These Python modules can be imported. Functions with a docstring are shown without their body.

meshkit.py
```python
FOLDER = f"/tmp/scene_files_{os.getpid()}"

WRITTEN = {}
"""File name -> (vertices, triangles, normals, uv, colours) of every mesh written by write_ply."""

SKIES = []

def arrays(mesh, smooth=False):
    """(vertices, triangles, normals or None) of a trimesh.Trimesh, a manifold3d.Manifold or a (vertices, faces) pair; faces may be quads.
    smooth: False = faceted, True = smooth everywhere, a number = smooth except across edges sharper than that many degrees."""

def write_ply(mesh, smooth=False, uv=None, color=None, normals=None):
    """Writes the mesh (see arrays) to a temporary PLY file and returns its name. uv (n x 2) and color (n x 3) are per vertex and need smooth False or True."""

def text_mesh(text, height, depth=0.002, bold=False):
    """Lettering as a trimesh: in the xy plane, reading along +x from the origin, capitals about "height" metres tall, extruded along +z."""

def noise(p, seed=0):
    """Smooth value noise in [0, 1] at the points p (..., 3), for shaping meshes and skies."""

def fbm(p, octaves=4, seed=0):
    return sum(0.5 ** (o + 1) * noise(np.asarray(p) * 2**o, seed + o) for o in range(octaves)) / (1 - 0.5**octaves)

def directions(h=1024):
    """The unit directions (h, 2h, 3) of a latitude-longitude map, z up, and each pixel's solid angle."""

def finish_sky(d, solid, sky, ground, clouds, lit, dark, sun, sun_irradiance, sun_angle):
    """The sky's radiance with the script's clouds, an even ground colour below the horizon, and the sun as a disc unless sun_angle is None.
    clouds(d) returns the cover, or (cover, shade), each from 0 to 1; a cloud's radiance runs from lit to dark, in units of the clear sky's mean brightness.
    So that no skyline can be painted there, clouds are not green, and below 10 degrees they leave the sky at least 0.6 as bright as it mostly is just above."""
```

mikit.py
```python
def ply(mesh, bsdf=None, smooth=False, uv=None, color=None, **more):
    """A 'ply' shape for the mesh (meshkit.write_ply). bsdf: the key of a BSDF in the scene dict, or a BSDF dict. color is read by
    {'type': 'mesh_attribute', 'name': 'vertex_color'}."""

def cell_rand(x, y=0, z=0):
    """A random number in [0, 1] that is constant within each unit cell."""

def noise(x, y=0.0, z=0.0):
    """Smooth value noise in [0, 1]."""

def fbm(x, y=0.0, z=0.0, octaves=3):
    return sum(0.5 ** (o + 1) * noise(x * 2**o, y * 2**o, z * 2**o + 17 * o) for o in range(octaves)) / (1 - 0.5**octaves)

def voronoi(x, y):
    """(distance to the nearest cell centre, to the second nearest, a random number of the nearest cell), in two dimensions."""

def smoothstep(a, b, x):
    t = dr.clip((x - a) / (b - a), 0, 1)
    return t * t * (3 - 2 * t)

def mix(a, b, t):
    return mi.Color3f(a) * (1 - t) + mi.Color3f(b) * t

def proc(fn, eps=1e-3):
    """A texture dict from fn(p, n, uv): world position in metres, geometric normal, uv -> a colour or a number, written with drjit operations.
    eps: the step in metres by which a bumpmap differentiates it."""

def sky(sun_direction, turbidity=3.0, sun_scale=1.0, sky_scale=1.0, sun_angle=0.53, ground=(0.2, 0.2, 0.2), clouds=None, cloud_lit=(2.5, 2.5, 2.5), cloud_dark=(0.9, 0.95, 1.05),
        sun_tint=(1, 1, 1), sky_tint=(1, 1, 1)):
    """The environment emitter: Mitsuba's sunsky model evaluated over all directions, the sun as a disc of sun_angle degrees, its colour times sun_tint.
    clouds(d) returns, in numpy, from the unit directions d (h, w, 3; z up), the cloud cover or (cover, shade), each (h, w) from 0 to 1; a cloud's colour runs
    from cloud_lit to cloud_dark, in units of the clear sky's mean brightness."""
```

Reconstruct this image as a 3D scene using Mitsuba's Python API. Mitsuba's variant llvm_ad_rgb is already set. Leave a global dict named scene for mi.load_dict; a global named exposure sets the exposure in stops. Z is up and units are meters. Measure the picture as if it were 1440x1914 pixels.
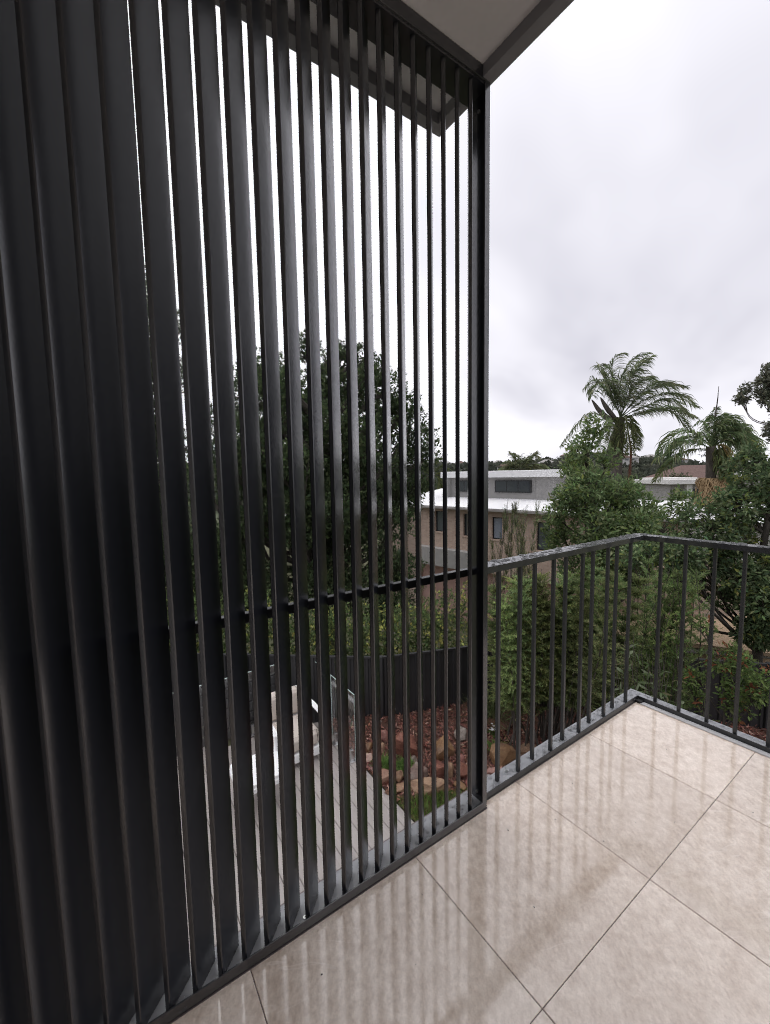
import math, random
import numpy as np, trimesh, mitsuba as mi, drjit as dr, mikit
import meshkit
from shapely.geometry import Polygon, Point, LineString
from mikit import proc, noise, fbm, smoothstep, mix, cell_rand

T = mi.ScalarTransform4f
scene, labels = {}, {}

# ------------------------------------------------------------------ camera, sky, exposure
# x runs along the privacy screen, y points out of the balcony through it, z is up; balcony tiles at z = 0
FWD = np.array([0.56089355, 0.82315843, -0.08836641])
UPV = np.array([0.06414587, 0.06320577, 0.99593691])
EYE = np.array([0.0, 0.0, 1.388])
scene['camera'] = {'type': 'perspective', 'fov': 85.93, 'fov_axis': 'x', 'near_clip': 0.05, 'far_clip': 6000.0,
                   'to_world': T().look_at(origin=EYE.tolist(), target=(EYE + FWD).tolist(), up=UPV.tolist())}

def clouds(d):
    z = np.maximum(d[..., 2], 0.0)
    q = d / (z + 0.22)[..., None]
    e1, e2 = q[..., 0] * 0.93 + q[..., 1] * 0.37, q[..., 1] * 0.93 - q[..., 0] * 0.37
    w = meshkit.fbm(np.stack([e1 * 0.8, e2 * 0.8, 0 * z], -1) + 1.7, 3, 5)
    a = meshkit.fbm(np.stack([e1 * 0.42 + 0.5 * w, e2 * 1.15 + 0.7 * w, 0 * z], -1) + 7.3, 5, 3)
    b = meshkit.fbm(np.stack([e1 * 1.3 + w, e2 * 3.0, 0 * z], -1) + 3.1, 4, 11)
    s = np.clip((0.70 * a + 0.30 * b - 0.34) / 0.32, 0, 1)
    glow = np.clip(d @ np.array([0.02, 0.80, 0.60]), 0, 1) ** 9
    v = 0.80 + 0.01 * z + 1.40 * z ** 5 + 0.26 * glow + 0.42 * (s - 0.5)   # brightness of the overcast, 1 near 20 degrees up
    return np.ones_like(z), np.clip((2.2 - v) / 1.8, 0, 1)

scene['sky'] = mikit.sky((0.05, 0.80, 0.60), turbidity=4, sun_scale=0.0, clouds=clouds,
                         cloud_lit=(4.84, 4.76, 4.76), cloud_dark=(0.85, 0.85, 1.03))
exposure = 2.4

# ------------------------------------------------------------------ materials
def principled(col, rough, spec=0.5, **k):
    c = {'type': 'rgb', 'value': list(col)} if not isinstance(col, dict) else col
    return {'type': 'principled', 'base_color': c, 'roughness': rough, 'specular': spec, **k}

def mat(key, d): scene[key] = {'type': 'twosided', 'bsdf': d}

def f_metal(p, n, uv):
    g = fbm(p.x * 9, p.y * 9, p.z * 2.5)
    return mix((0.0085, 0.0098, 0.0140), (0.0135, 0.0150, 0.0200), g)
def f_metal_rough(p, n, uv): return 0.19 + 0.05 * fbm(p.x * 5, p.y * 5, p.z * 1.3) + 0.02 * noise(p.x * 260, p.y * 260, p.z * 260)
mat('m_metal', {'type': 'principled', 'base_color': proc(f_metal), 'roughness': proc(f_metal_rough), 'eta': 1.95})
def f_rail(p, n, uv): return mix((0.022, 0.024, 0.026), (0.040, 0.042, 0.045), fbm(p.x * 14, p.y * 14, p.z * 5))
mat('m_rail', principled(proc(f_rail), 0.36, 0.5))
def f_sill(p, n, uv):
    g = fbm(p.x * 11, p.y * 11, p.z)
    return mix((0.21, 0.218, 0.23), (0.32, 0.33, 0.345), g)
def f_sill_r(p, n, uv): return 0.10 + 0.25 * smoothstep(0.42, 0.6, fbm(p.x * 8 + 3, p.y * 8, 0))
mat('m_sill', principled(proc(f_sill), proc(f_sill_r), 0.6))
mat('m_handrail_top', {'type': 'principled', 'base_color': proc(f_rail), 'roughness': 0.11, 'eta': 1.9})
mat('m_strip', principled((0.50, 0.50, 0.51), 0.18, 0.6))
mat('m_screw', principled((0.75, 0.75, 0.73), 0.3, 0.5, metallic=0.8))
mat('m_rubber', principled((0.012, 0.012, 0.012), 0.6))
scene['m_water'] = {'type': 'dielectric', 'int_ior': 1.33, 'ext_ior': 1.0}

def f_tile(p, n, uv):
    tx, ty = dr.floor((p.x - 0.2595) / 0.598), dr.floor((p.y - 0.572) / 0.598)
    r, r2 = cell_rand(tx, ty, 5), cell_rand(tx, ty, 9)
    x, y = p.x + 13 * r, p.y + 17 * r2
    base = fbm(x * 2.3, y * 2.3, 0, 4)
    fine = fbm(x * 34, y * 34, 2, 3)
    grit = noise(x * 310, y * 310, 4)
    mid = fbm(x * 9 + 2 * base, y * 9, 7, 4)
    hair = fbm((x * 0.6 + y * 0.8) * 75 + 3 * mid, (x * 0.8 - y * 0.6) * 120, 23, 3)
    a = x * 0.5 + y * 0.86 + 0.10 * fbm(x * 3, y * 3, 5)
    vein = smoothstep(0.90, 0.99, 1 - abs(fbm(a * 16, (x * 0.86 - y * 0.5) * 3.0, 11, 4) - 0.5) * 6) * smoothstep(0.45, 0.7, fbm(x * 4, y * 4, 19))
    c = mix((0.52, 0.415, 0.333), (0.86, 0.765, 0.672), 0.50 + 0.42 * (base - 0.5) + 0.30 * (mid - 0.5) + 0.60 * (fine - 0.5) + 0.62 * (hair - 0.5))
    c = c * (0.91 + 0.12 * r) * (0.93 + 0.14 * grit)
    return mix(c, (0.80, 0.73, 0.67), 0.38 * vein)
def f_tile_r(p, n, uv):
    w = fbm(p.x * 1.9, p.y * 1.9, 31, 3)
    return 0.03 + 0.06 * smoothstep(0.42, 0.64, w) + 0.035 * fbm(p.x * 22, p.y * 22, 3) + 0.03 * noise(p.x * 160, p.y * 160, 1)
def f_tile_h(p, n, uv): return 0.00010 * fbm(p.x * 9, p.y * 9, 1.0, 2) + 0.00003 * noise(p.x * 140, p.y * 140, 3)
mat('m_tile', {'type': 'bumpmap', 'arbitrary': proc(f_tile_h, eps=0.003), 'scale': 1.0, 'bsdf': {'type': 'principled', 'base_color': proc(f_tile), 'roughness': proc(f_tile_r), 'eta': 1.92}})
mat('m_grout', principled((0.16, 0.13, 0.13), 0.7))
def f_soffit(p, n, uv): return mix((0.62, 0.61, 0.61), (0.70, 0.69, 0.69), fbm(p.x * 2, p.y * 2, 0) * 0.7 + 0.3 * noise(p.x * 90, p.y * 90, 0))
mat('m_soffit', principled(proc(f_soffit), 0.75, 0.3))
mat('m_fascia', principled((0.22, 0.22, 0.235), 0.5))
mat('m_house', principled((0.66, 0.64, 0.62), 0.8))
mat('m_house_glass', principled((0.02, 0.022, 0.024), 0.06, 0.6))

def f_deck(p, n, uv):
    b = dr.floor((p.x - 2.615) / 0.146)
    k = cell_rand(b, 3)
    g = fbm(p.x * 60, p.y * 4 + 40 * k, 1, 3)
    c = mix((0.255, 0.23, 0.216), (0.36, 0.33, 0.315), 0.65 * g + 0.35 * k)
    return c * (0.80 + 0.34 * fbm(p.x * 1.6, p.y * 1.6, 4))
def f_deck_r(p, n, uv): return 0.22 + 0.3 * fbm(p.x * 3, p.y * 3, 9)
mat('m_deck', principled(proc(f_deck), proc(f_deck_r), 0.5))
def f_soil(p, n, uv): return mix((0.045, 0.025, 0.019), (0.12, 0.062, 0.045), fbm(p.x * 18, p.y * 18, 1, 4))
mat('m_soil', principled(proc(f_soil), 0.9, 0.3))
def f_ground(p, n, uv):
    far = smoothstep(40, 120, dr.sqrt(p.x * p.x + p.y * p.y))
    near = mix((0.05, 0.06, 0.03), (0.11, 0.10, 0.065), fbm(p.x * 1.5, p.y * 1.5, 0, 4))
    return mix(near, mix((0.05, 0.062, 0.04), (0.085, 0.095, 0.06), fbm(p.x * 0.03, p.y * 0.03, 0, 4)), far)
mat('m_ground', principled(proc(f_ground), 0.95, 0.2))
scene['m_leaf'] = {'type': 'principledthin', 'base_color': {'type': 'mesh_attribute', 'name': 'vertex_color'}, 'roughness': 0.32, 'diff_trans': 0.75, 'eta': 1.4}
mat('m_chip', principled({'type': 'mesh_attribute', 'name': 'vertex_color'}, 0.55, 0.4))
def f_bark(p, n, uv): return mix((0.035, 0.03, 0.026), (0.12, 0.105, 0.09), fbm(p.x * 20, p.y * 20, p.z * 5, 4))
mat('m_bark', principled(proc(f_bark), 0.85, 0.3))
def rock_fn(a, b, c, s):
    def fn(p, n, uv):
        g = fbm(p.x * 9 + s, p.y * 9, p.z * 12, 4)
        h = fbm(p.x * 4 + s, p.y * 4, p.z * 4 + 9, 3)
        col = mix(mix(a, b, smoothstep(0.3, 0.65, g)), c, smoothstep(0.5, 0.7, h) * 0.8)
        return col * (0.72 + 0.5 * noise(p.x * 70, p.y * 70, p.z * 70))
    return fn
ROCKS = {'red': ((0.115, 0.042, 0.03), (0.20, 0.085, 0.06), (0.26, 0.16, 0.115)),
         'ochre': ((0.17, 0.09, 0.042), (0.23, 0.135, 0.07), (0.13, 0.08, 0.055)),
         'tan': ((0.20, 0.115, 0.07), (0.29, 0.19, 0.125), (0.15, 0.085, 0.06)),
         'pink': ((0.21, 0.09, 0.075), (0.30, 0.165, 0.14), (0.36, 0.26, 0.22)),
         'grey': ((0.17, 0.14, 0.12), (0.30, 0.265, 0.235), (0.13, 0.08, 0.065)),
         'brown': ((0.085, 0.04, 0.026), (0.13, 0.065, 0.042), (0.075, 0.05, 0.04))}
for i, (k, v) in enumerate(ROCKS.items()):
    mat('m_rock_' + k, principled(proc(rock_fn(*v, 7.3 * i)), 0.7, 0.4))
def f_fence(p, n, uv): return mix((0.020, 0.020, 0.022), (0.036, 0.036, 0.038), fbm(p.x * 3, p.y * 3, p.z * 3))
mat('m_fence', principled(proc(f_fence), 0.45, 0.4))
mat('m_white_metal', principled((0.78, 0.78, 0.78), 0.3, 0.5))
def f_cush(p, n, uv): return mix((0.45, 0.40, 0.355), (0.55, 0.495, 0.445), fbm(p.x * 5, p.y * 5, p.z * 5) * 0.6 + 0.4 * noise(p.x * 300, p.y * 300, p.z * 300))
mat('m_cushion', principled(proc(f_cush), 0.9, 0.2))
scene['m_pane'] = {'type': 'thindielectric', 'int_ior': 1.5}
mat('m_glass_edge', principled((0.40, 0.50, 0.47), 0.15, 0.6))
mat('m_steel', principled((0.6, 0.6, 0.6), 0.2, 0.5, metallic=1.0))

# the brick house's own axes: s along its facade, n out of it
BP, BU, BN = np.array([13.95, 18.30, 0.0]), np.array([0.167, -0.986, 0.0]), np.array([-0.986, -0.167, 0.0])
def brick_fn(a, b, mortar):
    def fn(p, n, uv):
        s = (p.x - BP[0]) * BU[0] + (p.y - BP[1]) * BU[1] + ((p.x - BP[0]) * BN[0] + (p.y - BP[1]) * BN[1])
        row = dr.floor(p.z / 0.086)
        v = p.z / 0.086 - row
        t = s / 0.24 + 0.5 * (row - 2 * dr.floor(row / 2))
        col = dr.floor(t)
        u = t - col
        m = dr.maximum(smoothstep(0.055, 0.025, dr.minimum(u, 1 - u)), smoothstep(0.12, 0.05, dr.minimum(v, 1 - v)))
        return mix(mix(a, b, cell_rand(col, row) * 0.7 + 0.3 * fbm(p.y * 2, p.z * 2, 0)), mortar, m)
    return fn
mat('m_brick', principled(proc(brick_fn((0.40, 0.285, 0.225), (0.52, 0.40, 0.325), (0.42, 0.36, 0.31))), 0.9, 0.2))
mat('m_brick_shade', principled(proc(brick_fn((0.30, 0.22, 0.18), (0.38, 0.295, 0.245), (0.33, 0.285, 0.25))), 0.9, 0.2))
def f_pink(p, n, uv): return mix((0.34, 0.215, 0.185), (0.42, 0.285, 0.245), fbm(p.x, p.y, p.z * 2, 4))
mat('m_pink', principled(proc(f_pink), 0.9, 0.2))
def f_conc(p, n, uv): return mix((0.27, 0.265, 0.255), (0.36, 0.35, 0.335), fbm(p.x * 2, p.y * 2, p.z * 4, 4))
mat('m_concrete', principled(proc(f_conc), 0.85, 0.3))
def f_roof(p, n, uv): return mix((0.74, 0.74, 0.75), (0.83, 0.83, 0.83), fbm(p.x * 0.8, p.y * 0.8, 0, 4))
mat('m_white_roof', principled(proc(f_roof), 0.42, 0.5))
mat('m_offwhite', principled((0.66, 0.65, 0.63), 0.6, 0.4))
def f_grey(p, n, uv): return mix((0.265, 0.258, 0.25), (0.31, 0.303, 0.295), fbm(p.x * 1.5, p.y * 1.5, p.z * 1.5, 3))
mat('m_grey_clad', principled(proc(f_grey), 0.7, 0.3))
mat('m_gutter', principled((0.30, 0.285, 0.27), 0.5, 0.4))
mat('m_frame', principled((0.02, 0.02, 0.022), 0.4))
mat('m_dark_pane', principled((0.05, 0.056, 0.062), 0.05, 0.7))
mat('m_blue_pane', principled((0.075, 0.09, 0.10), 0.08, 0.7))
mat('m_curtain', principled((0.38, 0.42, 0.50), 0.9, 0.2))
def f_tilered(p, n, uv): return mix((0.10, 0.065, 0.058), (0.17, 0.11, 0.095), fbm(p.x * 4, p.y * 4, p.z * 9, 3))
mat('m_roof_tile', principled(proc(f_tilered), 0.8, 0.3))
def f_shedwood(p, n, uv): return mix((0.28, 0.195, 0.125), (0.40, 0.295, 0.20), fbm(p.x * 3 + p.z, p.y * 3, p.z * 20, 4))
mat('m_shed_wood', principled(proc(f_shedwood), 0.75, 0.3))
mat('m_render', principled((0.47, 0.46, 0.45), 0.85, 0.2))
mat('m_straw', principled((0.40, 0.29, 0.17), 0.9, 0.2))
mat('m_red_stem', principled((0.15, 0.07, 0.05), 0.8, 0.2))

# ------------------------------------------------------------------ helpers
def uniq(key):
    if key not in scene and key not in labels and not any(k.startswith(key + '__') for k in scene): return key
    for i in range(1, 1000):
        k = f'{key}_{i:03d}'
        if k not in scene and k not in labels and not any(q.startswith(k + '__') for q in scene): return k
COUNT = {}
def pkey(parent, name):
    base = parent + '__' + name
    i = COUNT.get(base, 0); COUNT[base] = i + 1
    return base if i == 0 else f'{base}_{i:03d}'
def thing(name, label, cat, group=None):
    k = uniq(name); labels[k] = {'label': label, 'category': cat}
    if group: labels[k]['group'] = group
    return k
def part(parent, name, mesh, bsdf, smooth=False, color=None, label=None, stuff=False, to_world=None):
    k = pkey(parent, name)
    d = mesh if isinstance(mesh, dict) else mikit.ply(mesh, bsdf, smooth=smooth, color=color)
    if to_world is not None: d = {**d, 'to_world': to_world}
    scene[k] = d
    if label or stuff:
        labels[k] = {}
        if label: labels[k]['label'] = label
        if stuff: labels[k]['kind'] = 'stuff'
    return k
def struct(name, mesh, bsdf, label=None, smooth=False, color=None, kind='structure'):
    k = uniq(name)
    if mesh is not None: scene[k] = mikit.ply(mesh, bsdf, smooth=smooth, color=color)
    labels[k] = {'kind': kind}
    if label: labels[k].update(label)
    return k
def box(x0, x1, y0, y1, z0, z1, ch=0.0):
    if ch <= 0:
        b = trimesh.creation.box((x1 - x0, y1 - y0, z1 - z0))
        b.apply_translation(((x0 + x1) / 2, (y0 + y1) / 2, (z0 + z1) / 2)); return b
    pts = []
    for sx in (0, 1):
        for sy in (0, 1):
            for sz in (0, 1):
                c = [x1 if sx else x0, y1 if sy else y0, z1 if sz else z0]
                s = [-1 if sx else 1, -1 if sy else 1, -1 if sz else 1]
                for ax in range(3):
                    q = [c[i] + (s[i] * ch if i != ax else 0) for i in range(3)]
                    pts.append(q)
    return trimesh.convex.convex_hull(np.array(pts))
def cat(ms): return trimesh.util.concatenate([m for m in ms])
def tube(pts, rad, sides=7, close=True):
    pts = np.asarray(pts, float); rad = np.broadcast_to(rad, len(pts)).astype(float)
    d = np.gradient(pts, axis=0); d /= np.linalg.norm(d, axis=1, keepdims=True) + 1e-12
    ref = np.array([0.31, 0.17, 0.93]) if abs(d[0] @ [0.31, 0.17, 0.93]) < 0.9 else np.array([1.0, 0, 0])
    a = np.cross(d, ref); a /= np.linalg.norm(a, axis=1, keepdims=True) + 1e-12
    b = np.cross(d, a)
    th = np.arange(sides) * 2 * np.pi / sides
    v = (pts[:, None] + rad[:, None, None] * (np.cos(th)[None, :, None] * a[:, None] + np.sin(th)[None, :, None] * b[:, None])).reshape(-1, 3)
    n, f = len(pts), []
    for i in range(n - 1):
        for j in range(sides):
            k = (j + 1) % sides
            f += [[i * sides + j, i * sides + k, (i + 1) * sides + k], [i * sides + j, (i + 1) * sides + k, (i + 1) * sides + j]]
    if close:
        v = np.vstack([v, pts[:1], pts[-1:]]); c0, c1 = len(v) - 2, len(v) - 1
        for j in range(sides):
            k = (j + 1) % sides
            f += [[c0, k, j], [c1, (n - 1) * sides + j, (n - 1) * sides + k]]
    return trimesh.Trimesh(v, np.array(f), process=False)
def bez(p, n=12):
    """Catmull-Rom through the points p."""
    p = np.asarray(p, float); q = np.vstack([2 * p[0] - p[1], p, 2 * p[-1] - p[-2]])
    out = []
    for i in range(1, len(q) - 2):
        t = np.linspace(0, 1, n, endpoint=(i == len(q) - 3))[:, None]
        a, b, c, d = q[i - 1], q[i], q[i + 1], q[i + 2]
        out.append(0.5 * (2 * b + (c - a) * t + (2 * a - 5 * b + 4 * c - d) * t ** 2 + (3 * b - a - 3 * c + d) * t ** 3))
    return np.vstack(out)
def unit(v): return v / (np.linalg.norm(v, axis=-1, keepdims=True) + 1e-12)
def palette(n, cols, weights, rng, jit=0.18):
    c = 1.5 * np.array(cols)[rng.choice(len(cols), n, p=np.array(weights) / sum(weights))]
    return np.clip(c * (1 + jit * rng.normal(size=(n, 1))) * (1 + 0.06 * rng.normal(size=(n, 3))), 0.003, 0.95)
def leafset(P, D, N, L, W, fold=0.15):
    """Folded leaves: four corners, two triangles each."""
    D = unit(D); S = unit(np.cross(D, N)); Nn = np.cross(S, D)
    L = np.broadcast_to(L, len(P))[:, None]; W = np.broadcast_to(W, len(P))[:, None]
    mid = P + D * L * 0.48 + Nn * W * fold
    v = np.stack([P, mid + S * W / 2, P + D * L, mid - S * W / 2], 1).reshape(-1, 3)
    i = np.arange(len(P))[:, None] * 4
    f = np.concatenate([i + [0, 1, 2], i + [0, 2, 3]], 1).reshape(-1, 3)
    return v, f
def merge(sets):
    vs, fs, cs, o = [], [], [], 0
    for v, f, c in sets:
        vs.append(v); fs.append(f + o); cs.append(c); o += len(v)
    return (np.vstack(vs), np.vstack(fs)), np.vstack(cs)
# a level frame whose r axis runs to the right and whose f axis runs away from the balcony corner
RV, FV, ZV = np.array([0.826, -0.564, 0.0]), np.array([0.564, 0.826, 0.0]), np.array([0.0, 0.0, 1.0])
def loc(base, r, u, f=0.0): return np.asarray(base) + np.multiply.outer(r, RV) + np.multiply.outer(u, ZV) + np.multiply.outer(f, FV)

def crown(clumps, per, L, W, cols, weights, rng, tip=None, droop=0.15, shell=0.55, cluster=5):
    """Leaves set in small rosettes on twigs through the clumps (centre, radius). per: leaves per square metre of clump shell."""
    sets = []
    for c, r in clumps:
        c = np.asarray(c, float)
        m = max(6, int(per * r * r * 12 / cluster))
        u = unit(rng.normal(size=(m, 3)))
        rad = r * (shell + (1 - shell) * rng.random(m) ** 0.6) * (0.8 + 0.45 * meshkit.noise(u * 2.1 + c))
        q = c + u * rad[:, None] * [1, 1, 0.88]
        out = unit(u + 0.5 * rng.normal(size=(m, 3)) + [0, 0, 0.25])
        Q, O = np.repeat(q, cluster, 0), np.repeat(out, cluster, 0)
        k = len(Q)
        D = unit(O * 0.55 + 0.75 * rng.normal(size=(k, 3)) * 0.8 + [0, 0, -droop])
        Nn = unit(np.repeat(u, cluster, 0) * 0.5 + rng.normal(size=(k, 3)) * 0.55 + [0, 0, 0.7])
        P = Q + 0.35 * L * rng.normal(size=(k, 3))
        sc = 0.65 + 0.6 * rng.random(k)
        v, f = leafset(P, D, Nn, L * sc, W * sc)
        col = palette(k, cols, weights, rng) * (0.85 + 0.3 * rng.random())
        if tip is not None:
            young = np.repeat((rng.random(m) < tip[1]), cluster)
            col[young] = palette(int(young.sum()), [tip[0]], [1], rng, 0.2)
        sets.append((v, f, np.repeat(col, 4, 0)))
    return merge(sets)
def limbs(base, top_r, clumps, trunk, rng, r0=0.12, every=1):
    """A tapered trunk along the points trunk and a limb from it to each clump's centre."""
    tr = bez(trunk, 8)
    ms = [tube(tr, np.linspace(r0, r0 * 0.35, len(tr)), 9)]
    bs = []
    for i, (c, r) in enumerate(clumps[::every]):
        c = np.asarray(c, float)
        dz = tr[:, 2] - (c[2] - 0.8 * np.hypot(*(c - tr[-1])[:2]) - 0.2)
        j = int(np.argmin(np.abs(dz))) if len(tr) else 0
        j = min(j, len(tr) - 1)
        a = tr[j]; m = (a + c) / 2 + rng.normal(size=3) * 0.10 * np.linalg.norm(c - a) - [0, 0, 0.06 * np.linalg.norm(c - a)]
        p = bez([a, m, c], 6)
        bs.append(tube(p, np.linspace(r0 * 0.34, r0 * 0.06 + 0.003, len(p)), 5))
        for _ in range(5):
            e = c + unit(rng.normal(size=3)) * r * 0.85
            w = bez([p[-4], (p[-3] + e) / 2 + rng.normal(size=3) * 0.08 * r, e], 4)
            bs.append(tube(w, np.linspace(r0 * 0.08 + 0.003, 0.003, len(w)), 4))
    return ms[0], cat(bs)
def tree(name, label, clumps, trunk, per, L, W, cols, weights, seed, r0=0.12, tip=None, group=None, cat_='tree', **k):
    rng = np.random.default_rng(seed)
    t = thing(name, label, cat_, group)
    a, b = limbs(None, None, clumps, trunk, rng, r0)
    part(t, 'trunk', a, 'm_bark', smooth=True)
    part(t, 'branches', b, 'm_bark', smooth=True, stuff=True)
    m, c = crown(clumps, per, L, W, cols, weights, rng, tip, **k)
    part(t, 'crown', m, 'm_leaf', color=c, stuff=True)
    return t

# ================================================================== the balcony
YS, XE = 1.1005, 1.238             # inner face of the screen frame, its end
YR, XR = 1.1302, 2.6035            # inner faces of the two railing runs
fl = struct('balcony_floor', cat([box(-1.25, 2.70, -4.0, 1.222, -0.26, -0.0025)]), 'm_grout')
for i in range(-3, 5):
    for j in range(-8, 1):
        x0, x1 = 0.2595 + 0.598 * (i - 1) + 0.0012, 0.2595 + 0.598 * i - 0.0012
        y0, y1 = 0.572 + 0.598 * j + 0.0012, 0.572 + 0.598 * (j + 1) - 0.0012
        x0, x1, y1 = max(x0, -1.24), min(x1, 2.600), min(y1, YS - 0.003 if x0 < 1.2 else YR - 0.004)
        y0 = max(y0, -3.98)
        if x1 - x0 < 0.02 or y1 - y0 < 0.02: continue
        if x0 < XE < x1 and y1 > 1.0:
            a = [(x0, y0), (x1, y0), (x1, YR - 0.004), (XE + 0.003, YR - 0.004), (XE + 0.003, YS - 0.003), (x0, YS - 0.003)]
            m = trimesh.creation.extrude_polygon(Polygon(a), 0.0115); m.apply_translation((0, 0, -0.0115))
        else:
            m = box(x0, x1, y0, y1, -0.0115, 0.0, 0.0009)
        part(fl, 'tile', m, 'm_tile')
part(fl, 'drainage_strip', box(2.566, 2.6005, -3.9, YR - 0.030, 0.0005, 0.0065, 0.001), 'm_strip')
rd = np.random.default_rng(14)
fleck = []
for x, y in [(0.79, 0.98), (0.42, 0.97)] + list(zip(rd.uniform(0.1, 2.5, 22), rd.uniform(-0.3, 1.08, 22))):
    e = trimesh.creation.icosphere(1, 1.0); e.apply_scale((rd.uniform(0.0012, 0.004), rd.uniform(0.0008, 0.0022), 0.0007)); e.apply_transform(trimesh.transformations.rotation_matrix(rd.uniform(0, 3), [0, 0, 1])); e.apply_translation((x, y, 0.0005)); fleck.append(e)
part(fl, 'debris_speck', cat(fleck), 'm_rubber', stuff=True)

# ------------------------------------------------------------------ privacy screen
sc = thing('privacy_screen', 'tall black metal privacy screen of angled vertical blades on the left edge of the balcony', 'privacy screen')
def blade_mesh():
    w, t, c = 0.0865, 0.0152, 0.0022
    a = [(c, 0), (w - c, 0), (w, c), (w, t - c), (w - c, t), (c, t), (0, t - c), (0, c)]
    return trimesh.creation.extrude_polygon(Polygon(a), 2.752)
bl = mikit.ply(blade_mesh(), 'm_metal')
for k in range(-15, 14):
    x = 0.31734 + 0.0646144 * k + 0.0004 * math.sin(k * 5.1)
    part(sc, 'blade', bl, None, to_world=T().translate([x, 1.1085, 0.0125]).rotate([0, 0, 1], 46.4 + 0.35 * math.sin(k * 3.7)))
X0 = -0.76
part(sc, 'bottom_rail', box(X0, XE, YS, YS + 0.005, 0.0005, 0.034, 0.0012), 'm_metal')
part(sc, 'sill_plate', box(X0, XE - 0.002, YS + 0.005, 1.205, 0.003, 0.0115), 'm_sill')
part(sc, 'top_rail', cat([box(X0, XE, YS, YS + 0.005, 2.7755, 2.8205, 0.0012), box(X0, XE - 0.002, YS + 0.005, 1.205, 2.7655, 2.7745)]), 'm_metal')
part(sc, 'end_post', cat([box(1.212, XE, YS + 0.0003, YS + 0.0053, 0.034, 2.775, 0.0012), box(XE - 0.006, XE, YS + 0.0053, 1.205, 0.0115, 2.7655)]), 'm_metal')
part(sc, 'cross_bar', box(X0, XE - 0.007, 1.1795, 1.2045, 0.972, 1.0005, 0.0015), 'm_rail')
def screw(c, axis):
    a = trimesh.creation.annulus(0.0022, 0.0058, 0.003, sections=20)
    if axis == 'x': a.apply_transform(trimesh.transformations.rotation_matrix(-np.pi / 2, [0, 1, 0]))
    a.apply_translation(c); return a
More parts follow.
